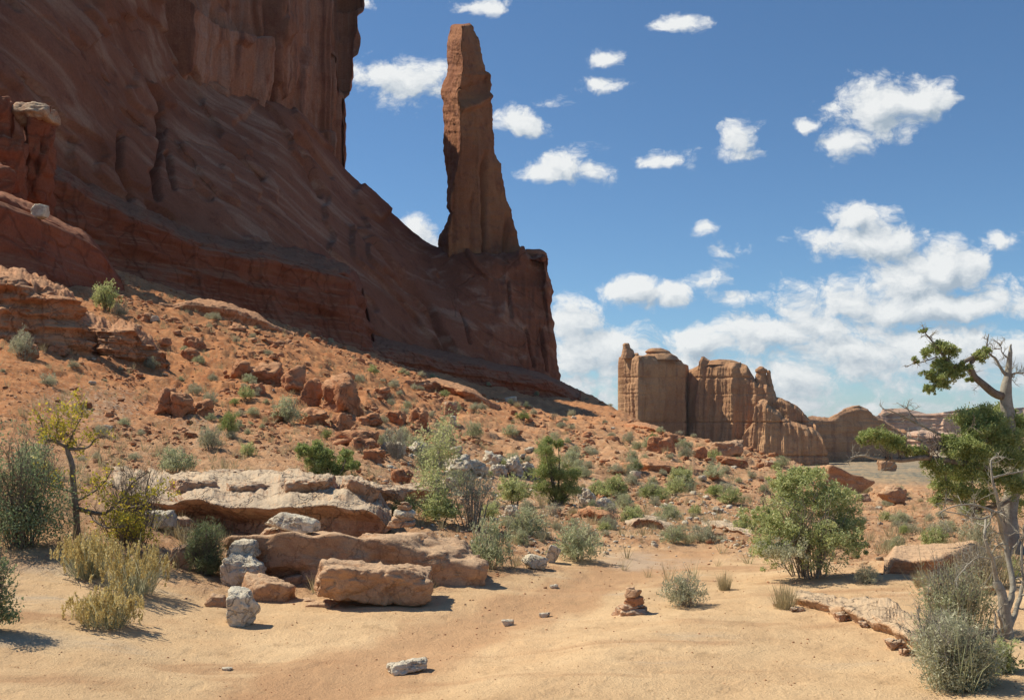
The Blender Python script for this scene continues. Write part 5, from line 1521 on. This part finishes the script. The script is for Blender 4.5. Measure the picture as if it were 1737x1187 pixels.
def sparse_shrub(pxc, base, a, b, top, seed, label, lmat, leaves, L_=.03, W_=.016, stems=26, smat=None, blade=0, bmat=None, dy=.15, name="shrub", catg="shrub", hollow=.2, clumps=60, spread=.25):
    rs = np.random.RandomState(seed)
    g = ground_pt(pxc, base, dy); m = g[1] / F
    root = empty(name, g, label, catg)
    h = (base - top) * m; w = (b - a) * m / 2; cx = ((a + b) / 2 - pxc) * m
    if leaves:
        v, f, t = cloud_np(rs, (cx, 0, h * .1), (w, w * .8, h * .92), clumps, leaves // clumps, L_, W_, spread, hollow, .45, .3)
        v[:, 2] = np.maximum(v[:, 2], 0.0); obj_np("foliage", v, f, lmat, root, smooth=False, tone=t)
    if blade:
        v, f, t, tp = blades_np(rs, blade, h, w, .005, .5, .62); v[:, 0] += cx
        obj_np("blades", v, f, bmat or lmat, root, smooth=False, tone=t)
    v, f = twigs_np(rs, stems, h * .9, w * .9, .005, 2, 3); v[:, 0] += cx * .5
    obj_np("stems", v, f, smat or M_twig, root, smooth=False)
    return root


# right foreground
sparse_shrub(1622, 1180, 1552, 1700, 1050, 51, "big wispy grey-green bush at the lower right, nearest the camera", L_sage, 13000, .028, .0065, 70, M_silver, 200, L_gg, clumps=170, spread=.34)
sparse_shrub(1575, 1130, 1550, 1640, 1030, 59, "pale blue-green sprig at the left side of the big wispy bush", L_gg, 3000, .026, .008, 30, M_silver, clumps=60)
sparse_shrub(1610, 1100, 1545, 1700, 968, 52, "yellowish straw bush behind the big wispy one at the lower right", L_gg, 6000, .028, .007, 70, M_silver, 160, L_grass, dy=.5, clumps=110, spread=.3)
sparse_shrub(1690, 1150, 1650, 1737, 1085, 53, "small leafy green plant under the dead tree at the right edge", L_green, 1500, .028, .014, 14, M_darktwig)
sparse_shrub(1660, 1010, 1610, 1737, 930, 54, "tangle of dry straw-coloured twigs in front of the juniper", L_grass, 900, .03, .008, 70, M_silver, 260, L_grass, dy=.4)
# left: dark bush, oak, seed-head grasses
sparse_shrub(40, 945, -60, 130, 742, 61, "large dark blue-green leafy bush at the left edge", L_blue, 8500, .028, .017, 70, M_darktwig, dy=.3, clumps=200, hollow=.15)
sparse_shrub(-6, 1085, -60, 28, 925, 62, "dark leafy bush tip poking in at the left edge, nearest the camera", L_blue, 2600, .026, .017, 26, M_darktwig)
sparse_shrub(345, 980, 308, 388, 892, 63, "dense dark green needle-stemmed shrub left of the white stones", L_ephed, 7500, .055, .0045, 60, M_darktwig, 0, clumps=110, name="needle_shrub", spread=.3)
sparse_shrub(200, 935, 140, 290, 855, 67, "low leafy shrub with green and yellow leaves under the little oak", L_yel, 1500, .026, .017, 40, M_darktwig, dy=.3, clumps=60)
sparse_shrub(230, 940, 170, 290, 790, 68, "tangle of dark bare branches at the left end of the pale ledge", L_blue, 260, .022, .014, 60, M_bark, dy=.6)


def seedgrass(pxc, base, a, b, top, seed, label):
    rs = np.random.RandomState(seed)
    g = ground_pt(pxc, base, .12); m = g[1] / F
    root = empty("seed_grass", g, label, "grass clump", "yellow seed-head grass clumps at the lower left")
    h = (base - top) * m; w = (b - a) * m / 2
    v, f, t, tp = blades_np(rs, 420, h * .75, w, .005, .3, .6); obj_np("blades", v, f, L_sage, root, smooth=False, tone=t)
    T = []
    idx = rs.choice(len(tp), 200, replace=False)
    for i in idx:
        c = tp[i] * np.array([1, 1, 1.0]); n = 26
        q = rs.uniform(0, 1, n)[:, None]
        ax = np.array([rs.normal() * .12, rs.normal() * .12, 1.0]) * rs.uniform(.06, .10)
        P_ = c - ax * .6 + q * ax + rs.normal(size=(n, 3)) * .005
        T.append(leaves_np(P_, np.tile([0, 0, 1.0], (n, 1)), np.clip(rs.uniform(.2, .9) + rs.normal(size=n) * .15, 0, 1), .026, .010, rs, 1.2))
    v, f, t = cat(T); obj_np("seed_heads", v, f, L_straw, root, smooth=False, tone=t)


seedgrass(150, 985, 108, 200, 898, 71, "upper clump of yellow seed-head grass under the little oak")
seedgrass(225, 1012, 172, 290, 920, 72, "largest clump of yellow seed-head grass, in the middle of three")
seedgrass(178, 1070, 125, 232, 1002, 73, "lowest clump of yellow seed-head grass, alone on the sand")


def oak():
    rs = np.random.RandomState(83)
    Y = 9.9
    g = np.array([(132 - 868.5) / F * Y, Y, 0]); g[2] = gz(g[0], g[1]) - .03; m = Y / F
    root = empty("small_oak", g, "little crooked oak with sparse yellow leaves and dark branches at the left", "tree")
    def P(px, py, dy=0.0): return np.array([(px - 868.5) * m, Y + dy, (HZ - py) * m]) - g
    limbs = [([P(132, HZ - g[2] / m), P(128, 860), P(124, 815), P(122, 791), P(116, 768), P(112, 758)], .034, .022), ([P(112, 758), P(100, 750, -.05), P(88, 744, -.1), P(80, 728, -.1), P(70, 712)], .018, .006),
             ([P(113, 760), P(126, 762), P(139, 759, .1), P(152, 746, .12), P(166, 738, .15)], .018, .005), ([P(113, 758), P(120, 735, .05), P(130, 705, .1), P(134, 680, .1)], .014, .004), ([P(100, 750), P(104, 725, -.1), P(108, 700, -.1)], .010, .003),
             ([P(126, 835), P(108, 826, -.1), P(90, 818, -.15), P(78, 812)], .014, .005), ([P(130, 862), P(160, 866, -.1), P(189, 868, -.15), P(218, 845, -.2), P(238, 818, -.2), P(262, 800, -.2)], .024, .006),
             ([P(189, 868), P(215, 862), P(245, 855), P(272, 838), P(290, 822)], .012, .004), ([P(128, 850), P(150, 836, .1), P(170, 815, .15), P(180, 795, .15)], .014, .004), ([P(150, 866), P(175, 880, -.2), P(205, 890, -.3), P(235, 886, -.35)], .012, .004)]
    out, tips = [], []
    for i, (pts, r0, r1) in enumerate(limbs):
        p = smooth_path(pts, 16, rs, .03); p[0] = pts[0]; rd = np.linspace(r0, r1, 16)
        if i == 0:
            v, f = tubes_np([(p, rd)], 9); obj_np("trunk", v, f, M_bark, root)
        else: out.append((p, rd))
        if i: tips += branchlets(rs, (p, rd), r1 * .8, 1, 9, .16, out, .35, 6)
    v, f = tubes_np(out, 4); obj_np("branches", v, f, M_bark, root)
    C, N = [], []
    for tp, d in tips:
        if rs.rand() < .55:
            n = rs.randint(4, 16)
            C.append(tp + rs.normal(size=(n, 3)) * .028); N.append(np.tile(d, (n, 1)))
    C = np.concatenate(C); N = np.concatenate(N)
    v, f, t = leaves_np(C, N, rs.uniform(0, 1, len(C)), .032, .021, rs); obj_np("leaves", v, f, L_yel, root, smooth=False, tone=t)


oak()


def juniper():
    rs = np.random.RandomState(97)
    Y = 12.0; m = Y / F
    g = np.array([(1722 - 868.5) * m, Y, 0.0]); g[2] = gz(g[0], g[1]) - .04
    root = empty("juniper_tree", g, "old gnarled juniper with a dead silvery snag top and bright green foliage, at the right", "tree")
    def P(px, py, dy=0.0): return np.array([(px - 868.5) * (Y + dy) / F, Y + dy, (HZ - py) * (Y + dy) / F]) - g
    gb = HZ - g[2] / m
    trunk = smooth_path([P(1724, gb + 2), P(1716, 905), P(1712, 860), P(1724, 810), P(1722, 770), P(1713, 735), P(1709, 700), P(1706, 665), P(1711, 630), P(1713, 600), P(1716, 583)], 44, rs, .012)
    rd = np.interp(np.linspace(0, 1, 44), [0, .12, .4, .6, .72, .8, .9, 1], [.12, .088, .078, .070, .062, .036, .024, .008])
    v, f = tubes_np([(trunk, rd)], 14)
    nn = fbm(np.stack([v[:, 0] * 22, v[:, 1] * 22, v[:, 2] * 2.5], 1), 3, 7)
    k = np.repeat(trunk, 14, 0); dd = v - k; v = k + dd * (1 + nn * .35)[:, None]
    obj_np("trunk", v, f, M_silver, root)
    live, dead, tips = [], [], []
    def limb(pts, r0, r1, n=18, wig=.03, lst=live):
        p = smooth_path(pts, n, rs, wig); p[0] = pts[0]
        r_ = np.linspace(r0, r1, n); lst.append((p, r_)); return (p, r_)
    A = limb([P(1704, 672), P(1688, 668, -.05), P(1672, 655, -.1), P(1655, 640, -.1), P(1645, 622, -.12), P(1652, 606, -.1), P(1640, 612, -.15), P(1620, 622, -.2), P(1600, 612, -.2)], .055, .016, 30)
    A2 = limb([P(1615, 620, -.2), P(1598, 600, -.2), P(1585, 585, -.2), P(1574, 570, -.2), P(1566, 556, -.2)], .016, .005)
    A3 = limb([P(1606, 618, -.2), P(1592, 640, -.25), P(1580, 655, -.25)], .012, .004)
    A4 = limb([P(1650, 612, -.1), P(1660, 598, -.1), P(1672, 592, -.05)], .016, .004)
    A5 = limb([P(1590, 605, -.2), P(1570, 612, -.2), P(1548, 618, -.2), P(1536, 622, -.2)], .008, .003)
    S = [limb([P(1710, 640), P(1700, 628), P(1690, 610), P(1680, 600), P(1674, 586), P(1677, 566)], .022, .005, lst=dead), limb([P(1710, 636), P(1722, 633, .05), P(1738, 632, .1), P(1752, 630, .1)], .016, .006, lst=dead),
         limb([P(1714, 610), P(1704, 602), P(1698, 592), P(1699, 580)], .010, .003, lst=dead), limb([P(1706, 655), P(1716, 640, .06), P(1712, 625, .1)], .014, .004, lst=dead)]
    B = limb([P(1716, 770), P(1690, 752, -.2), P(1655, 742, -.35), P(1620, 752, -.5), P(1590, 762, -.55)], .05, .018, 24)
    B2 = limb([P(1625, 752, -.5), P(1600, 738, -.5), P(1570, 725, -.5), P(1545, 712, -.5), P(1518, 700, -.5), P(1498, 694, -.5)], .020, .005, lst=dead)
    B3 = limb([P(1570, 752, -.5), P(1555, 745, -.5), P(1530, 742, -.5), P(1510, 738, -.5)], .014, .004, lst=dead)
    B4 = limb([P(1560, 722, -.5), P(1545, 700, -.5), P(1530, 688, -.5)], .010, .003, lst=dead)
    C_ = limb([P(1720, 820), P(1690, 800, -.3), P(1650, 788, -.5), P(1610, 782, -.6), P(1570, 776, -.65), P(1530, 780, -.7), P(1500, 778, -.7)], .05, .022, 26)
    C2 = limb([P(1500, 778, -.7), P(1480, 776, -.7), P(1462, 772, -.7), P(1442, 776, -.7)], .022, .008, lst=dead)
    C3 = limb([P(1452, 774, -.7), P(1444, 762, -.7)], .008, .003, lst=dead); C4 = limb([P(1520, 780, -.7), P(1512, 792, -.7), P(1495, 797, -.7)], .012, .004, lst=dead)
    D = limb([P(1718, 840), P(1695, 856, -.3), P(1660, 862, -.4), P(1625, 850, -.5), P(1590, 848, -.5)], .04, .010, 22)
    E = limb([P(1720, 800), P(1740, 770, .2), P(1765, 750, .3)], .04, .012); E2 = limb([P(1718, 780, .1), P(1700, 740, .3), P(1680, 715, .4)], .035, .01)
    limb([P(1605, 782, -.6), P(1604, 810, -.6), P(1606, 840, -.55), P(1600, 862, -.5)], .012, .004, lst=dead)
    for pth, n, ln in [(A, 12, .16), (A2, 12, .16), (A3, 6, .12), (A4, 5, .10), (A5, 8, .10)]: branchlets(rs, pth, .005, 1, n, ln, dead, .1, 6)
    for pth in S + [B2, B3, B4, C2]: branchlets(rs, pth, .005, 1, 9, .16, dead, .15, 6)
    for pth in [B, C_, D, E, E2]: branchlets(rs, pth, .008, 1, 14, .3, live, .2, 7)
    v, f = tubes_np(live, 8); obj_np("limbs", v, f, M_bark, root)
    v, f = tubes_np(dead, 5); obj_np("deadwood", v, f, M_silver, root)
    T = []
    for (px, py, r, dy, n) in [(1592, 592, 20, -.2, 20), (1612, 600, 18, -.2, 18), (1598, 622, 20, -.2, 20), (1612, 636, 20, -.2, 22), (1586, 645, 19, -.25, 20), (1575, 662, 13, -.25, 10), (1630, 628, 16, -.2, 16), (1570, 600, 12, -.2, 8), (1552, 612, 9, -.2, 5), (1604, 654, 12, -.2, 8), (1574, 636, 12, -.25, 8),
                               (1645, 645, 8, -.1, 5), (1662, 606, 16, -.1, 16), (1672, 598, 12, -.1, 8), (1567, 563, 8, -.2, 4),
                               (1478, 742, 20, -.7, 20), (1500, 748, 22, -.7, 24), (1522, 756, 20, -.7, 20), (1540, 768, 14, -.65, 12), (1462, 748, 10, -.7, 8),
                               (1560, 768, 16, -.6, 14), (1580, 790, 18, -.6, 16), (1612, 752, 20, -.55, 20), (1640, 716, 28, -.3, 34), (1665, 708, 28, -.2, 34), (1700, 716, 30, .1, 34), (1655, 740, 30, -.4, 40), (1690, 745, 34, -.3, 44), (1730, 735, 34, .1, 38),
                               (1620, 770, 24, -.6, 26), (1660, 775, 32, -.5, 40), (1700, 780, 32, -.4, 36), (1740, 775, 34, 0, 34), (1600, 800, 22, -.6, 22), (1640, 806, 28, -.55, 32), (1680, 812, 26, -.4, 24), (1600, 830, 24, -.5, 24), (1635, 838, 28, -.5, 30), (1670, 842, 24, -.45, 20), (1592, 852, 16, -.5, 10), (1740, 820, 34, .3, 26), (1700, 700, 22, .3, 16), (1720, 860, 26, .3, 14),
                               (1655, 770, 34, .3, 30), (1625, 812, 26, .2, 20), (1715, 745, 26, -.35, 24), (1722, 785, 28, -.4, 26), (1705, 815, 24, -.45, 20), (1728, 830, 28, -.4, 22), (1690, 722, 24, -.3, 22), (1640, 760, 26, -.6, 24), (1722, 712, 16, .25, 12)]:
        c = P(px, py, dy); R_ = r * m
        T.append(cloud_np(rs, c, (R_ * 1.08, R_ * 1.08, R_ * .9), max(6, int(n * 2.6)), 36, .030, .012, .30, .1, .35, .45, squash=3))
    v, f, t = cat(T); obj_np("foliage", v, f, L_jun, root, smooth=False, tone=t)


juniper()


def dead_tree():
    rs = np.random.RandomState(107)
    g = ground_pt(1706, 1088, .1); Y = g[1]; g[2] -= .03
    root = empty("dead_tree", g, "slender leafless silvery tree in front of the juniper at the right edge", "dead tree")
    def P(px, py, dy=0.0): return np.array([(px - 868.5) * (Y + dy) / F, Y + dy, (HZ - py) * (Y + dy) / F]) - g
    out = []
    def limb(pts, r0, r1, n=20, wig=.02, br=8, ln=.14):
        p = smooth_path(pts, n, rs, wig); p[0] = pts[0]; q = (p, np.linspace(r0, r1, n)); out.append(q)
        if br: branchlets(rs, q, r1 * .8, 1, br, ln, out, .15, 6, .3)
        return q
    tr = smooth_path([P(1712, 1100), P(1706, 1050), P(1700, 1010), P(1690, 985)], 18, rs, .01)
    v, f = tubes_np([(tr, np.linspace(.048, .024, 18))], 12); nn = fbm(v * np.array([30, 30, 4.0]), 3, 8); k = np.repeat(tr, 12, 0); v = k + (v - k) * (1 + nn * .4)[:, None]
    obj_np("trunk", v, f, M_silver, root)
    limb([P(1690, 985), P(1684, 950, -.05), P(1674, 925, -.1), P(1670, 900, -.1), P(1674, 880)], .018, .007, br=5)
    limb([P(1706, 1040), P(1718, 1000, .05), P(1712, 950, .1), P(1700, 905, .1), P(1692, 875), P(1672, 862, -.1)], .026, .010, br=7)
    limb([P(1700, 905, .1), P(1695, 860), P(1685, 820, -.05), P(1680, 790, -.05), P(1690, 772, 0)], .014, .005, br=9)
    limb([P(1681, 812), P(1700, 805, .1), P(1730, 800, .2), P(1750, 795, .2)], .009, .004, br=5); limb([P(1672, 862, -.1), P(1650, 855, -.2), P(1620, 858, -.25), P(1590, 872, -.25)], .008, .003, br=8)
    limb([P(1690, 872), P(1660, 880, -.15), P(1630, 872, -.2), P(1600, 866, -.2)], .008, .003, br=8)
    limb([P(1714, 1060), P(1728, 1020, .1), P(1736, 985, .15)], .022, .010, br=4); limb([P(1704, 1080), P(1697, 1050, -.1), P(1692, 1034, -.1)], .014, .006, br=2)
    limb([P(1700, 1088), P(1690, 1060, -.1), P(1688, 1040, -.1)], .012, .005, br=3); limb([P(1710, 950, .1), P(1722, 925, .1), P(1738, 908, .1)], .012, .005, br=6)
    limb([P(1684, 950, -.05), P(1660, 945, -.1), P(1640, 960, -.1), P(1620, 985, -.1)], .006, .003, br=8)
    limb([P(1738, 1000, .1), P(1733, 940, .1), P(1740, 880, .1)], .012, .005, br=6)
    v, f = tubes_np(out, 5); obj_np("branches", v, f, M_silver, root)


dead_tree()


def juniper_small(a, b, top, bot, seed, label, clusters):
    rs = np.random.RandomState(seed)
    pm = (a + b) / 2
    g = ground_pt(pm, bot, .3); m = g[1] / F
    root = empty("juniper_bush", g, label, "juniper bush")
    T = []; out = []
    for (px, py, r) in clusters:
        c = np.array([(px - pm) * m, rs.uniform(-.15, .15), (bot - py) * m]); R_ = r * m * 1.2
        T.append(cloud_np(rs, c, (R_, R_, R_), int(60 * (r / 20) ** 1.5) + 14, 40, .030, .013, .3, .1, .35, .6, squash=3))
        p = smooth_path([(0, 0, -.05), tuple(c * .5 + rs.normal(size=3) * .03), tuple(c)], 8, rs, .03); out.append((p, np.linspace(.022, .006, 8)))
    v, f, t = cat(T); obj_np("foliage", v, f, L_jun, root, smooth=False, tone=t)
    v, f = tubes_np(out, 5); obj_np("stems", v, f, M_darktwig, root)


juniper_small(505, 612, 756, 820, 121, "small sprawling juniper bush growing on the pale ledge's back edge", [(522, 775, 14), (540, 768, 14), (530, 790, 16), (548, 796, 18), (540, 808, 12), (565, 800, 14), (585, 788, 14), (600, 798, 12), (575, 805, 12), (590, 776, 10), (515, 766, 9), (556, 780, 14)])
juniper_small(906, 984, 745, 860, 122, "upright green juniper bush beyond the bend of the wash", [(925, 770, 15), (935, 790, 18), (922, 808, 18), (940, 815, 20), (920, 832, 17), (940, 842, 17), (962, 815, 20), (968, 835, 18), (955, 850, 14), (948, 758, 10), (932, 752, 8), (975, 808, 10)])


def sapling():
    rs = np.random.RandomState(131)
    Y = 13.5; m = Y / F
    g = np.array([(744 - 868.5) * m, Y, 0.0]); g[2] = gz(g[0], g[1]) - .02
    root = empty("sapling", g, "thin pale-barked sapling with light green leaves left of the rock pile", "sapling")
    def P(px, py, dy=0.0): return np.array([(px - 868.5) * m, Y + dy, (HZ - py) * m]) - g
    out = []
    p = smooth_path([P(744, HZ - g[2] / m), P(742, 850), P(745, 800), P(746, 760), P(752, 735)], 20, rs, .03); q = (p, np.linspace(.022, .005, 20)); out.append(q)
    tips = branchlets(rs, q, .006, 1, 16, .35, out, .3, 6, .2, .35)
    v, f = tubes_np(out, 5); obj_np("trunk", v, f, M_silver, root)
    C = np.concatenate([tp + rs.normal(size=(22, 3)) * .06 for tp, d in tips]); v, f, t = leaves_np(C, rs.normal(size=C.shape), rs.uniform(0.2, 1, len(C)), .035, .018, rs)
    obj_np("leaves", v, f, L_green, root, smooth=False, tone=t)


sapling()

# scattered shrubs: individuals
rr = np.random.RandomState(9)
PZ = [(0, 460, 470, 790, 40, (.62, .2, .03, 0, .15, 0)), (350, 720, 540, 790, 66, (.55, .24, .03, .02, .12, .04)), (640, 1060, 630, 790, 66, (.55, .24, .03, .02, .12, .04)),
      (650, 1260, 775, 925, 120, (.36, .34, .14, .01, .1, .05)), (1050, 1330, 730, 860, 56, (.4, .24, .2, .02, .12, .02)), (1380, 1680, 838, 950, 40, (.4, .26, .1, .02, .22, 0))]
KK = ["sagebrush", "greygreen", "greenbush", "juniperbush", "drytuft", "greytwig"]
cnt = 0
for (x0, x1, y0, y1, n, pr) in PZ:
    for _ in range(n):
        px = rr.uniform(x0, x1); py = rr.uniform(y0, y1)
        if any(a < px < b and c < py < d for a, b, c, d in LEDGE_CLEAR): continue
        if px < 300 and 480 < py < 620 and rr.rand() < .7: continue
        g = at_px(px, py)
        if abs((HZ - g[2] * F / g[1]) - py) > 6: continue
        near = sst(py, 640, 900)
        wp = float(np.clip(rr.lognormal(2.95 + .45 * near, .35), 10, 55))
        kd = KK[int(rr.choice(6, p=pr))]; k = rr.randint(4)
        if kd == "drytuft": wp *= .7
        w = wp * g[1] / F
        if kd != "juniperbush": w = min(w, .85)
        g = g.copy(); g[2] -= .02
        sw = "large" if wp > 34 else ("mid-sized" if wp > 21 else "small")
        lab = "%s %s %s" % (sw, WORD[kd][1], region(px, py))
        plant(kd, k, g, w, w * rr.uniform(.75, 1.15), lab, lab.replace("sagebrush", "sagebrushes") + " (look-alikes)", rr.uniform(0, 6.28))
        cnt += 1


# dry grass: beyond counting
def grass_cover():
    rs = np.random.RandomState(77)
    T, off = [], 0
    n = 2600
    px = rs.uniform(-40, 1780, n * 3); Y = np.exp(rs.uniform(math.log(9.0), math.log(70), n * 3))
    keep = (fbm(np.stack([px / 90, np.log(Y) * 7, px * 0], 1), 3, 18) + rs.uniform(-.2, .2, n * 3)) > .02
    px, Y = px[keep][:n], Y[keep][:n]
    x = (px - 868.5) / F * Y
    z, sand = ground_parts(x, Y)[:2]
    tuft = [blades_np(rs, 24, .17, .13, .005, .5)[:3] for _ in range(6)]
    V, Fc, TT = [], [], []
    for i in range(len(x)):
        if sand[i] > .4 and rs.rand() < .95: continue
        v, f, t = tuft[rs.randint(6)]
        s = rs.uniform(.5, 1.3) * (1 + .6 * sst(Y[i], 20, 50)); a = rs.uniform(0, 6.28)
        v = (v * s) @ rotm(0, 0, a).T
        if Y[i] > 25: v = v * np.array([1.0, 1.0, 1.0])
        V.append(v + np.array([x[i], Y[i], z[i]])); Fc.append(f + off); off += len(v); TT.append(np.clip(t * .6 + rs.uniform(0, .5), 0, 1))
    o = obj_np("dry_grass", np.concatenate(V), np.concatenate(Fc), L_grass, smooth=False, tone=np.concatenate(TT))
    tag(o, "thin dry grass sprinkled over the slope", "grass", kind='stuff')


grass_cover()

# ------------------------------------------------------------------ thin desert haze
def haze():
    hm = bpy.data.materials.new("haze_air"); hm.use_nodes = True
    ht = hm.node_tree; ht.nodes.clear()
    ho = ht.nodes.new('ShaderNodeOutputMaterial')
    hv = mk(ht, 'ShaderNodeVolumePrincipled', {'Color': (0.84, 0.88, 0.95, 1), 'Density': 0.00005, 'Anisotropy': 0.2})
    ht.links.new(hv.outputs[0], ho.inputs['Volume'])
    b = bmesh.new(); bmesh.ops.create_cube(b, size=1.0)
    for v in b.verts:
        v.co = (v.co.x * 26000, v.co.y * 7400 + 3600, v.co.z * 240 + 25)
    bmesh.ops.recalc_face_normals(b, faces=b.faces)
    me = bpy.data.meshes.new("haze"); b.to_mesh(me); b.free(); me.materials.append(hm)
    o = bpy.data.objects.new("haze", me); link(o)
    tag(o, "thin pale haze in the desert air", "haze", kind='stuff')


haze()
